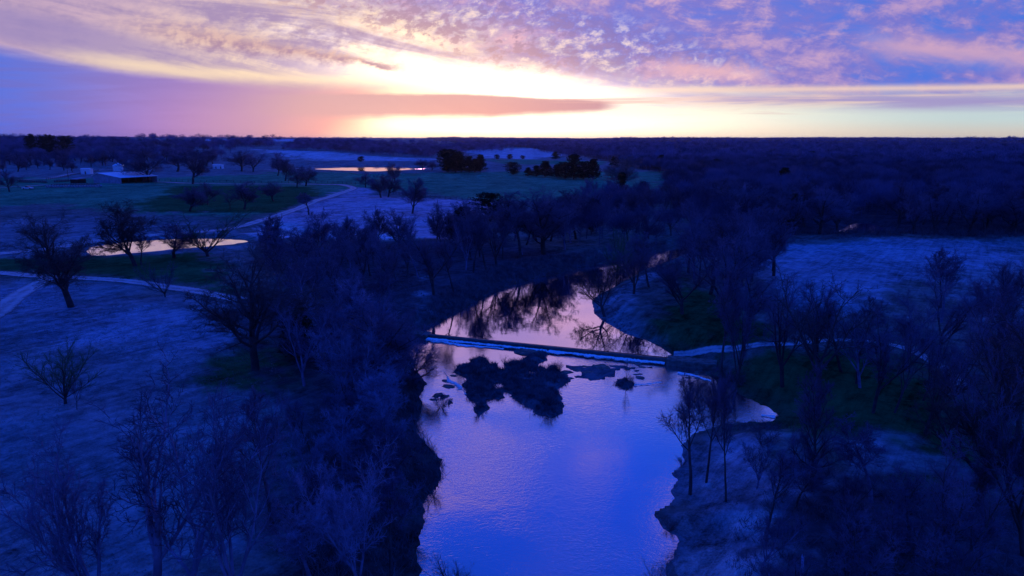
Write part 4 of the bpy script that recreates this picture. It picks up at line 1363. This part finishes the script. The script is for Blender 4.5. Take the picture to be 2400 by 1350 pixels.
# ------------------------------------------------------------------ undergrowth, brush and grass
def tufts(name, x, y, hmin, hmax, spread, blades, mat, label, cat, seed=0, wid=.035):
    r = np.random.default_rng(seed); n = len(x)
    z = ground(x, y)
    h = (hmin + (hmax - hmin) * r.random(n))
    P0 = np.stack([x, y, z - .03], 1)[:, None, :] + r.normal(size=(n, blades, 3)) * np.array([1, 1, 0]) * (h * spread * .35)[:, None, None]
    d = norm(r.normal(size=(n, blades, 3)) * np.array([spread, spread, .2]) + np.array([0, 0, 1.]))
    P1 = P0 + d * (h[:, None] * (.5 + .6 * r.random((n, blades))))[..., None]
    s = norm(np.cross(d, r.normal(size=(n, blades, 3)))) * wid * (.5 + r.random((n, blades)))[..., None]
    V_ = np.stack([P0 - s, P0 + s, P1], 2).reshape(-1, 3)
    me = mesh_np(name, V_, [np.arange(len(V_)).reshape(-1, 3)], mat)
    return tag(link(name, me), label, cat, kind="stuff")


def fill(P, dens, rr_, avoid=True, margin=0.2):
    lo_, hi_ = P.min(0), P.max(0); n = int((hi_ - lo_).prod() * dens)
    q = lo_ + rr_.random((n, 2)) * (hi_ - lo_)
    q = q[sd_poly(q[:, 0], q[:, 1], P) < 0]
    if avoid:
        q = q[(sd_poly(q[:, 0], q[:, 1], U) > margin) & (sd_poly(q[:, 0], q[:, 1], D_) > margin)]
    return q[:, 0], q[:, 1]


x, y = fill(ISL, 16, r3, False)
k_ = (ground(x, y) > ZD + .10) & (vnoise(x, y, 1.6) + .6 * vnoise(x, y, .7) > -.55)
tufts("island_brush", x[k_], y[k_], .15, .95, .8, 13, M_brush, "dense dark brush covering the rocky island below the weir", "brush", 1, .03)
x, y = fill(ISL2, 14, r3, False)
tufts("mound_brush", x, y, .2, .55, .8, 10, M_brush, "dark grass on the small mound in the river", "brush", 2, .025)
x, y = fill(LROCK, 8, r3, False)
tufts("rock_brush", x, y, .2, .6, .8, 10, M_brush, "dark brush on the rocks left of the island", "brush", 2, .025)
BR = wpoly([(940, 800), (1000, 775), (1110, 705), (1250, 650), (1340, 628), (1560, 580), (1560, 560), (1330, 596), (1200, 612), (1080, 655), (990, 720), (900, 790)], 0)
x, y = fill(BR, 2.2, r3)
tufts("bank_brush", x, y, .6, 1.7, .55, 16, M_brush, "dark brush along the left bank of the pool", "brush", 3, .03)
BL = wpoly([(860, 830), (990, 830), (1010, 930), (1050, 1080), (1020, 1180), (970, 1500), (640, 1500), (720, 1150), (700, 1000), (800, 900)], 0)
x, y = fill(BL, 2.6, r3)
tufts("bank_brush", x, y, .5, 1.6, .6, 16, M_brush, "dark brush on the left bank below the weir", "brush", 4, .02)
BT = wpoly([(620, 590), (1010, 565), (1000, 700), (940, 780), (760, 800), (640, 700)], 0)
x, y = fill(BT, .45, r3)
tufts("thicket_brush", x, y, .3, 1.2, .6, 12, M_brush, "grey brush under the trees of the left thicket", "brush", 5, .03)
BRT = wpoly([(1640, 850), (1760, 880), (1860, 980), (1780, 1000), (1820, 1060), (2100, 1130), (2500, 1200), (2700, 1600), (1740, 1600), (1730, 1200), (1850, 1120), (1800, 1010), (1700, 930)], 0)
x, y = fill(BRT, 1.5, r3)
tufts("bank_brush", x, y, .4, 1.4, .6, 14, M_brush, "dark brush in the lower right wood", "brush", 6, .02)
BRR = wpoly([(1395, 735), (1480, 780), (1560, 815), (1600, 800), (1500, 755), (1440, 700), (1560, 630), (1900, 560), (2100, 552), (2100, 542), (1800, 560), (1540, 612), (1400, 690)], 0)
x, y = fill(BRR, 1.6, r3)
tufts("bank_brush", x, y, .15, .6, .6, 10, M_brush, "brush along the right bank of the pool", "brush", 7, .03)
WF = wpoly([(1780, 548), (2100, 548), (2250, 552), (2900, 566), (2900, 520), (2250, 530), (2100, 542), (1900, 540)], 0)
x, y = fill(WF, .5, r3)
tufts("wood_edge_brush", x, y, 1.0, 3.0, .45, 18, M_brush, "dark undergrowth along the edge of the right wood", "brush", 8, .04)
# short grass in the nearer meadows
MD = wpoly([(-700, 1600), (-700, 700), (200, 690), (600, 720), (700, 1000), (700, 1600)], 0)
x, y = fill(MD, 5.0, r3)
k_ = (vnoise(x, y, 6) + .5 * vnoise(x, y, 2)) > -.2
tufts("meadow_grass", x[k_], y[k_], .10, .32, .9, 7, M_grass, "rough winter grass of the left meadow", "grass", 9, .02)
GR = wpoly([(1580, 1020), (1850, 1000), (1850, 1150), (1720, 1250), (1720, 1600), (1560, 1600)], 0)
x, y = fill(GR, 3.0, r3, margin=1.0)
k_ = (vnoise(x, y, 4) + .5 * vnoise(x, y, 1.5)) > .05
tufts("bank_grass", x[k_], y[k_], .12, .4, .7, 7, M_brush, "weeds on the gravel bank at the right of the river", "grass", 10, .015)

# shrubs that can be told apart
for i, (bx, by, ty, hw, lab) in enumerate([
    (0, 0, 0, 0, None), (1118, 880, 832, 26, 'shrub near the left top of the island'),
    (0, 0, 0, 0, None), (0, 0, 0, 0, None),
    (0, 0, 0, 0, None), (1290, 950, 900, 26, 'shrub toward the lower tip of the island'),
    (1125, 960, 925, 18, 'shrub on the lower left tip of the island'), (0, 0, 0, 0, None),
    (1310, 870, 838, 18, 'small shrub at the top right of the island'), (1190, 862, 828, 20, 'small shrub at the top of the island'),
    (1035, 960, 925, 26, 'shrub on the rocks left of the island'), (1480, 895, 872, 12, 'tiny shrub on the mound in the river'),
    (1060, 1400, 1290, 60, 'shrub leaning over the water at the bottom of the left bank'), (1000, 1140, 1070, 45, 'dark shrub on the point of the left bank'),
    (940, 1060, 970, 55, 'dark shrub above the point of the left bank'), (960, 1270, 1190, 50, 'shrub at the water edge low on the left bank'),
    (1790, 1040, 985, 45, 'dark shrub at the tip of the right inlet'), (1600, 1090, 1060, 18, 'small shrub at the right water edge'),
    (1570, 1240, 1205, 20, 'low dark shrub on the right water edge'), (1560, 1420, 1300, 60, 'shrub over the water at the bottom right'),
    (1700, 890, 850, 26, 'shrub by the cascade'), (1740, 900, 860, 28, 'shrub right of the cascade'), (140, 1150, 1115, 0, None)]):
    if lab is None: continue
    p = at(bx, by); p[2] = max(p[2], ZD)
    d = ray(bx, ty); h = max(.6, H + d[2] * p[1] / d[1] - p[2])
    place('shrub', p, h, lab, seed=(41, 42, 43)[i % 3], w=hw * p[1] / FOC, mt=M_brush, mc=M_brush)

# rocks below the weir
def rock_mesh(seed):
    r = np.random.default_rng(seed); b = MB(); n = 9; rings = []
    for k_, (rad, zz) in enumerate([(.7, -.3), (1.0, 0), (.9, .3), (.5, .48)]):
        rings.append([(rad * (1 + .25 * r.normal()) * math.cos(6.283 * j / n), rad * (1 + .2 * r.normal()) * math.sin(6.283 * j / n), zz + .06 * r.normal()) for j in range(n)])
    b.loft(rings)
    return b.mesh("rock", M_rock, False)
RM = [rock_mesh(s) for s in range(4)]
for i in range(46):
    if i < 26: bx, by = 1325 + rr.random() * 180, 852 + rr.random() * 38; grp = 'rocks of the shelf right of the island'; lab = 'flat dark rock on the shelf between the island and the mound'
    elif i < 36: bx, by = 1015 + rr.random() * 60, 880 + rr.random() * 70; grp = 'rocks left of the island'; lab = 'dark rock in the fast water left of the island'
    else: bx, by = 1600 + rr.random() * 70, 850 + rr.random() * 38; grp = 'rocks of the right cascade'; lab = 'dark rock in the cascade below the right end of the weir'
    x, y = atz(bx, by, ZD)
    s = .25 + .45 * rr.random() ** 2
    o = link("rock", RM[i % 4], loc=(x, y, ZD - .02), rot=(0, 0, rr.random() * 6.28), scale=(s * 1.5, s, s * .5))
    tag(o, lab, "rock", grp)
# pale slabs along the top of the island
for i, (bx, by, s) in enumerate([(1240, 826, 1.3), (1262, 830, 1.1), (1280, 826, .9)]):
    x, y = atz(bx, by, ZD)
    tag(link("rock", RM[i], loc=(x, y, ZD), rot=(0, 0, i * 1.3), scale=(s * 1.3, s, s * .5)), ["flat rock slab at the head of the island, left of three", "flat rock slab at the head of the island, middle of three", "flat rock slab at the head of the island, right of three"][i], "rock")

# broken pale stump at the bottom edge
p = at(1874, 1420)
b = MB()
rings = []
rs = np.random.default_rng(2)
hst = H + ray(1872, 1300)[2] * p[1] / ray(1872, 1300)[1] - p[2]
for k_ in range(7):
    f = k_ / 6; rad = .13 - .05 * f
    rings.append([(rad * (1 + .12 * rs.normal()) * math.cos(6.283 * j / 8) + .05 * math.sin(f * 5), rad * math.sin(6.283 * j / 8), f * hst + (0 if k_ < 6 else .12 * rs.normal())) for j in range(8)])
b.loft(rings)
o = link("dead_trunk", b.mesh("dead_trunk", M_palebark, True), loc=p - np.array([0, 0, .1]))
tag(o, "pale broken dead trunk standing at the bottom edge, lower right", "dead trunk")

# ------------------------------------------------------------------ the farm
def empty(name, loc, rz, label, cat, group=None):
    o = link(name, None, loc=loc, rot=(0, 0, rz)); return tag(o, label, cat, group)


# barn: asymmetric gable toward us, right side open
p = at(285, 432.5)
ax = math.atan2(11.0, -23.5)
barn = empty("barn", p, 0, "long low barn with a pale metal roof and dark open side", "barn")
vx = np.array([math.cos(ax), math.sin(ax)]); vy = np.array([-vx[1], vx[0]]) * -1
L1, L2 = 26.0, 25.0
def bp(a, b_, z): return (vx[0] * a + vy[0] * b_, vx[1] * a + vy[1] * b_, z)
prof = [(0, 3.5), (L1 * .81, 5.9), (L1, 4.3)]
b = MB()
front_ = [bp(0, 0, -.5)] + [bp(a, 0, z) for a, z in prof] + [bp(L1, 0, -.5)]
b.add(front_ + [(q[0] + vy[0] * .25, q[1] + vy[1] * .25, q[2]) for q in front_], [(0, 1, 2, 3, 4), (9, 8, 7, 6, 5)] + [(i, i + 5, (i + 1) % 5 + 5, (i + 1) % 5) for i in range(5)])
b.build("wall", M_barnwall, barn)
b = MB()
back = [bp(0, L2, -.5)] + [bp(a, L2, z) for a, z in prof] + [bp(L1, L2, -.5)]
b.add(back + [(q[0] - vy[0] * .25, q[1] - vy[1] * .25, q[2]) for q in back], [(0, 1, 2, 3, 4), (9, 8, 7, 6, 5)] + [(i, i + 5, (i + 1) % 5 + 5, (i + 1) % 5) for i in range(5)])
b.build("wall", M_barnwall, barn)
b = MB(); q0 = [bp(L1, .26, -.5), bp(L1, L2 - .26, -.5), bp(L1, L2 - .26, 4.2), bp(L1, .26, 4.2)]
b.add(q0 + [(q[0] - vx[0] * .2, q[1] - vx[1] * .2, q[2]) for q in q0], [(0, 1, 2, 3), (7, 6, 5, 4), (0, 4, 5, 1), (1, 5, 6, 2), (2, 6, 7, 3), (3, 7, 4, 0)])
b.build("wall", M_barnwall, barn)
b = MB()
for (a0, z0), (a1, z1) in zip(prof[:-1], prof[1:]):
    o0 = -.7 if a0 == 0 else 0; o1 = .7 if a1 == L1 else 0
    sl_ = (z1 - z0) / (a1 - a0)
    qs = [bp(a0 + o0, -.6, z0 + o0 * sl_ + .06), bp(a1 + o1, -.6, z1 + o1 * sl_ + .06), bp(a1 + o1, L2 + .6, z1 + o1 * sl_ + .06), bp(a0 + o0, L2 + .6, z0 + o0 * sl_ + .06)]
    b.add(qs + [(q[0], q[1], q[2] + .14) for q in qs], [(3, 2, 1, 0), (4, 5, 6, 7), (0, 1, 5, 4), (1, 2, 6, 5), (2, 3, 7, 6), (3, 0, 4, 7)])
b.build("roof", M_metal, barn)
for i in range(6):
    c = bp(.15, .3 + (L2 - .6) * i / 5, 0); b = MB(); b.box(c[0] - .14, c[0] + .14, c[1] - .14, c[1] + .14, -.5, 3.45); b.build("post", M_wood, barn)
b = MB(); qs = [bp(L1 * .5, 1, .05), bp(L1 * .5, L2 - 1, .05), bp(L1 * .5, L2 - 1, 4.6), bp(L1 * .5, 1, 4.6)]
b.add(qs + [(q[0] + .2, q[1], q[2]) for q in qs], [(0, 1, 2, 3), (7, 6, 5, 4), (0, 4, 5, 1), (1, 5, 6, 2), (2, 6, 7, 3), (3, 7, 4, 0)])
b.build("shade_sheet", M_dark, barn)  # sheet across the inside, its near-black colour standing for the barn's shade
# lean-to at the left
c = at(181, 431)
lt = empty("lean_to", c, R(-20), "dark low lean-to shed against the left end of the barn", "shed")
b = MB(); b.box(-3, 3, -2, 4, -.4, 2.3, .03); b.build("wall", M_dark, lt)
b = MB(); b.add([(-3.3, -2.4, 2.32), (3.3, -2.4, 2.32), (3.3, 4.3, 3.0), (-3.3, 4.3, 3.0), (-3.3, -2.4, 2.45), (3.3, -2.4, 2.45), (3.3, 4.3, 3.13), (-3.3, 4.3, 3.13)],
              [(3, 2, 1, 0), (4, 5, 6, 7), (0, 1, 5, 4), (1, 2, 6, 5), (2, 3, 7, 6), (3, 0, 4, 7)]); b.build("roof", M_barnwall, lt)

# grain bin on legs
c = at(279, 412)
mpp = c[1] / FOC
g = empty("grain_bin", c, .3, "tall white grain bin with a conical cap behind the barn", "grain bin")
rad = 10.3 * mpp; zt = (412 - 385) * mpp; zb = (412 - 402.5) * mpp; ze = (412 - 390.5) * mpp
b = MB(); b.lathe([(rad, zb), (rad, zb + (ze - zb) * .33), (rad * 1.01, zb + (ze - zb) * .34), (rad, zb + (ze - zb) * .66), (rad * 1.01, zb + (ze - zb) * .67), (rad, ze)], 28); b.build("shell", M_whitepaint, g)
b = MB(); b.lathe([(rad * 1.12, ze - .05), (rad * 1.12, ze + .05), (rad * .2, zt), (rad * .2, zt + .3), (.05, zt + .35)], 28); b.build("roof", M_whitepaint, g)
b = MB(); b.lathe([(.3, zb * .35), (rad * .98, zb - .01)], 28); b.build("hopper", M_metal, g)
for i in range(6):
    a = i * 1.047; b = MB(); b.tube((rad * math.cos(a), rad * math.sin(a), -.3), (rad * math.cos(a), rad * math.sin(a), zb + .3), .12, 6); b.build("leg", M_metal, g)

# small white tank building left of it
def gable_house(name, px0, px1, pyb, pyt, label, cat, wall, roof, depth=6, rz=0.0, ridge=.35, win=0):
    c = at((px0 + px1) / 2, pyb); mp = c[1] / FOC; w = (px1 - px0) * mp; h = (pyb - pyt) * mp
    o = empty(name, c, rz, label, cat)
    he = h * (1 - ridge); b = MB(); b.box(-w / 2, w / 2, 0, depth, -.5, he); b.build("wall", wall, o)
    b = MB(); e_ = .4
    pr = [(-w / 2 - e_, -e_, he + .01), (w / 2 + e_, -e_, he + .01), (w / 2 + e_, depth / 2, h), (-w / 2 - e_, depth / 2, h), (w / 2 + e_, depth + e_, he + .01), (-w / 2 - e_, depth + e_, he + .01)]
    b.add(pr + [(q[0], q[1], q[2] + .15) for q in pr], [(0, 3, 2, 1), (3, 5, 4, 2), (6, 7, 8, 9), (9, 8, 10, 11), (0, 1, 7, 6), (1, 2, 8, 7), (2, 4, 10, 8), (4, 5, 11, 10), (5, 3, 9, 11), (3, 0, 6, 9)])
    b.build("roof", roof, o)
    for i in range(win):
        x = -w / 2 + w * (i + .5) / win
        b = MB(); b.box(x - .5, x + .5, -.05, .05, he * .35, he * .8); b.build("window", M_glass, o)
    b = MB(); b.box(-.5, .5, -.06, .04, -.3, min(2.1, he * .85)); b.build("door", M_wood, o)
    return o


gable_house("shed", 191, 211, 410.5, 397.5, "small white flat shed between the lane and the barn roof", "shed", M_whitepaint, M_whitepaint, 5, .1, .12)
gable_house("farmhouse", 205, 263, 381, 365, "long farmhouse with a pale roof behind the farm trees", "house", M_barnwall, M_metal, 9, .05, .42, 5)
gable_house("outbuilding", 10, 31, 380, 364.5, "left one of two pale roofed farm buildings at the left edge", "building", M_barnwall, M_metal, 8, -.1, .5, 2)
gable_house("outbuilding", 48, 64, 380, 364.5, "right one of two pale roofed farm buildings at the left edge", "building", M_barnwall, M_metal, 8, .1, .5, 1)
gable_house("outbuilding", 236, 246, 390, 375, "narrow grey farm building below the long farmhouse", "building", M_barnwall, M_barnwall, 5, .1, .2, 1)
gable_house("shed", 499.5, 514, 397, 387, "left larger one of the joined white sheds in the pasture", "shed", M_whitepaint, M_whitepaint, 5, 0, .08)
gable_house("shed", 515.2, 520.5, 397, 387.6, "right narrow one of the joined white sheds in the pasture", "shed", M_whitepaint, M_whitepaint, 5, 0, .08)

# hay bales
b = MB(); b.lathe([(.05, -.62), (.68, -.62), (.75, -.55), (.75, .55), (.68, .62), (.05, .62)], 18, axis='x')
bale_m = b.mesh("hay_bale", M_hay, False); b = MB(); b.lathe([(.05, -.62), (.68, -.62), (.75, -.55), (.75, .55), (.68, .62), (.05, .62)], 18, axis='x'); bale_w = b.mesh("hay_bale", M_haywrap, False)
def bales(x0, y0, x1, y1, n, mesh_, label, grp, stack=False):
    A = at(x0, y0)[:2]; B = at(x1, y1)[:2]
    for i in range(n):
        f = i / (n - 1); q = A * (1 - f) + B * f; z = float(ground(q[0], q[1])[0])
        o = link("hay_bale", mesh_, loc=(q[0], q[1], z + .74), rot=(0, 0, rr.normal() * .12 + (1.57 if i % 2 else 1.3)))
        s = 1.0 + .08 * rr.normal(); o.scale = (s, s, s)
        tag(o, label, "hay bale", grp)
bales(111, 442.5, 236, 441, 21, bale_w, "pale round bale in the long front row left of the barn", "front row of hay bales")
bales(124, 439, 232, 437.5, 18, bale_m, "round hay bale in the second row just behind the front one", "second row of hay bales")
bales(130, 429.5, 172, 427, 9, bale_m, "round hay bale in the short row beside the lean-to", "hay bales beside the lean-to")
bales(48, 430, 108, 430.5, 13, bale_m, "dark round hay bale in the row along the farm lane", "hay bales along the lane")


def vehicle(px_, py_, rz, label, name, cat, lights=False, length=5.2):
    c = at(px_, py_); o = empty(name, c, rz, label, cat)
    b = MB(); L_ = length / 2
    b.loft([[(x, y, z) for x, z in ((-L_, .45), (L_, .45), (L_, .95), (L_ * .45, 1.08), (-L_, 1.05))] for y in (-.95, .95)]); b.build("body", M_whitepaint, o)
    b = MB(); b.loft([[(x, y, z) for x, z in ((-L_ * .35, 1.1), (L_ * .45, 1.1), (L_ * .18, 1.75), (-L_ * .25, 1.78))] for y in (-.85, .85)]); b.build("cab", M_glass, o)
    b = MB(); b.box(-L_ * .22, L_ * .15, -.8, .8, 1.79, 1.85, .02); b.build("roof", M_whitepaint, o)
    for sx in (-.62, .62):
        for sy in (-.92, .92):
            b = MB()
            rings = [[(sx * L_ + .38 * math.cos(t_), sy + dy_, .38 + .38 * math.sin(t_)) for t_ in [k * .449 for k in range(14)]] for dy_ in (-.12, .12)]
            b.loft(rings); b.build("wheel", M_tyre, o)
    for sy in (-.62, .62):
        b = MB(); b.box(L_ + .005, L_ + .06, sy - .2, sy + .2, .62, .88, .02); b.build("headlight", M_lamp if lights else M_glass, o)
    return o


vehicle(66, 446, .1, "white pickup parked on the grass left of the hay bales", "parked_pickup", "pickup")
vehicle(57, 389, .4, "white car parked below the left farm buildings", "parked_car", "car", length=4.6)
vehicle(293, 390, -1.2, "truck with two lit headlights behind the grain bin", "parked_truck", "truck", True, 6)
c = at(122, 393)
g = empty("greenhouse", c, .2, "low pale rounded greenhouse behind the lane left of the barn", "greenhouse")
b = MB(); rings = [[(3.4 * math.cos(t_), y_, 2.9 * math.sin(t_) - .1) for t_ in [math.pi * k / 12 for k in range(13)]] for y_ in (0, 3, 6, 9)]
rings = [[(q[1] - 4.5, q[0], q[2]) for q in r_] for r_ in rings]
b.loft(rings); b.build("cover", M_haywrap, g)

# utility pole
c = at(160.5, 419)
po = empty("utility_pole", c, .2, "thin dark utility pole left of the barn", "pole")
b = MB(); b.lathe([(.17, -.3), (.15, 4), (.12, 8.2)], 8); b.build("pole", M_wood, po)
b = MB(); b.box(-1.1, 1.1, -.2, -.13, 7.5, 7.68, .02); b.build("crossarm", M_wood, po)


# fences
def fence(pts, gap, label, h=1.35, rails=0, mat=None, pw=.10):
    W = catmull(np.array([at(a, b_)[:2] for a, b_ in pts]), gap)
    # even spacing
    seg = np.r_[0, np.cumsum(np.linalg.norm(np.diff(W, axis=0), axis=1))]
    n = min(98, int(seg[-1] / gap)); ts = np.linspace(0, seg[-1], n + 1)
    X = np.interp(ts, seg, W[:, 0]); Y = np.interp(ts, seg, W[:, 1]); Z = ground(X, Y)
    o = empty("fence", (X[0], Y[0], Z[0]), 0, label, "fence")
    b = MB(); b.box(-pw, pw, -pw, pw, -.3, h, .02); pm = b.mesh("post", mat or M_wood)
    for i in range(n + 1):
        link("post", pm, o, loc=(X[i] - X[0], Y[i] - Y[0], Z[i] - Z[0]))
    b = MB()
    for hh in ((.45, .85, 1.2) if not rails else (.5, 1.1)):
        for i in range(n):
            b.tube((X[i] - X[0], Y[i] - Y[0], Z[i] - Z[0] + hh), (X[i + 1] - X[0], Y[i + 1] - Y[0], Z[i + 1] - Z[0] + hh), .07 if rails else .012, 4 if rails else 3)
    b.build("rail" if rails else "wire", mat or M_wood, o)
    return o


fence([(335, 424), (480, 428), (620, 430), (760, 430), (845, 434)], 4.5, "wire fence with dark posts along the far side of the track")
fence([(870, 440), (905, 452), (960, 460), (1040, 466), (1125, 470)], 3.2, "wire fence dividing the pink field from the green one")
fence([(110, 424), (160, 416), (200, 409), (232, 403)], 3.5, "pale rail fence along the farm lane", 1.4, 1, M_rock, .12)
fence([(1128, 470), (1240, 474), (1380, 478), (1540, 480)], 4.5, "wire fence at the foot of the green field")
gt = at(856, 436)
g = empty("gate", gt, -.5, "pale wooden gate at the corner of the fence by the track", "gate")
b = MB(); b.box(-2.6, -2.4, -.1, .1, -.3, 1.7, .02); b.build("post", M_rock, g)
b = MB(); b.box(2.4, 2.6, -.1, .1, -.3, 1.7, .02); b.build("post", M_rock, g)
b = MB()
for z_ in (.35, .7, 1.05, 1.4): b.box(-2.39, 2.39, -.04, .04, z_ - .06, z_ + .06, .01)
b.build("panel", M_rock, g)

hz, T = material("haze")
v = T.new('ShaderNodeVolumePrincipled')
v.inputs['Color'].default_value = (.85, .85, .95, 1)
v.inputs['Density'].default_value = HAZE
v.inputs['Anisotropy'].default_value = .65
o = T.new('ShaderNodeOutputMaterial'); T.t.links.new(v.outputs[0], o.inputs['Volume'])
b = MB(); b.box(-14000, 14000, -60, 14000, -6, 60)
if HAZE > 0:
    tag(b.build("haze", hz), "thin evening haze", "haze", kind="stuff")
print("trees", n_trees, "meshes", len(bpy.data.meshes), "verts", sum(len(m.vertices) for m in bpy.data.meshes))

# ------------------------------------------------------------------ render settings
scene.view_settings.view_transform = 'Standard'
scene.view_settings.look = 'None'
scene.view_settings.exposure = 0.0
scene.view_settings.gamma = 1.0
scene.render.engine = 'CYCLES'
scene.cycles.max_bounces = 5
scene.cycles.diffuse_bounces = 2
scene.cycles.glossy_bounces = 3
scene.cycles.transparent_max_bounces = 8
scene.cycles.use_denoising = True
scene.cycles.sample_clamp_indirect = 2.0
scene.cycles.sample_clamp_direct = 8.0
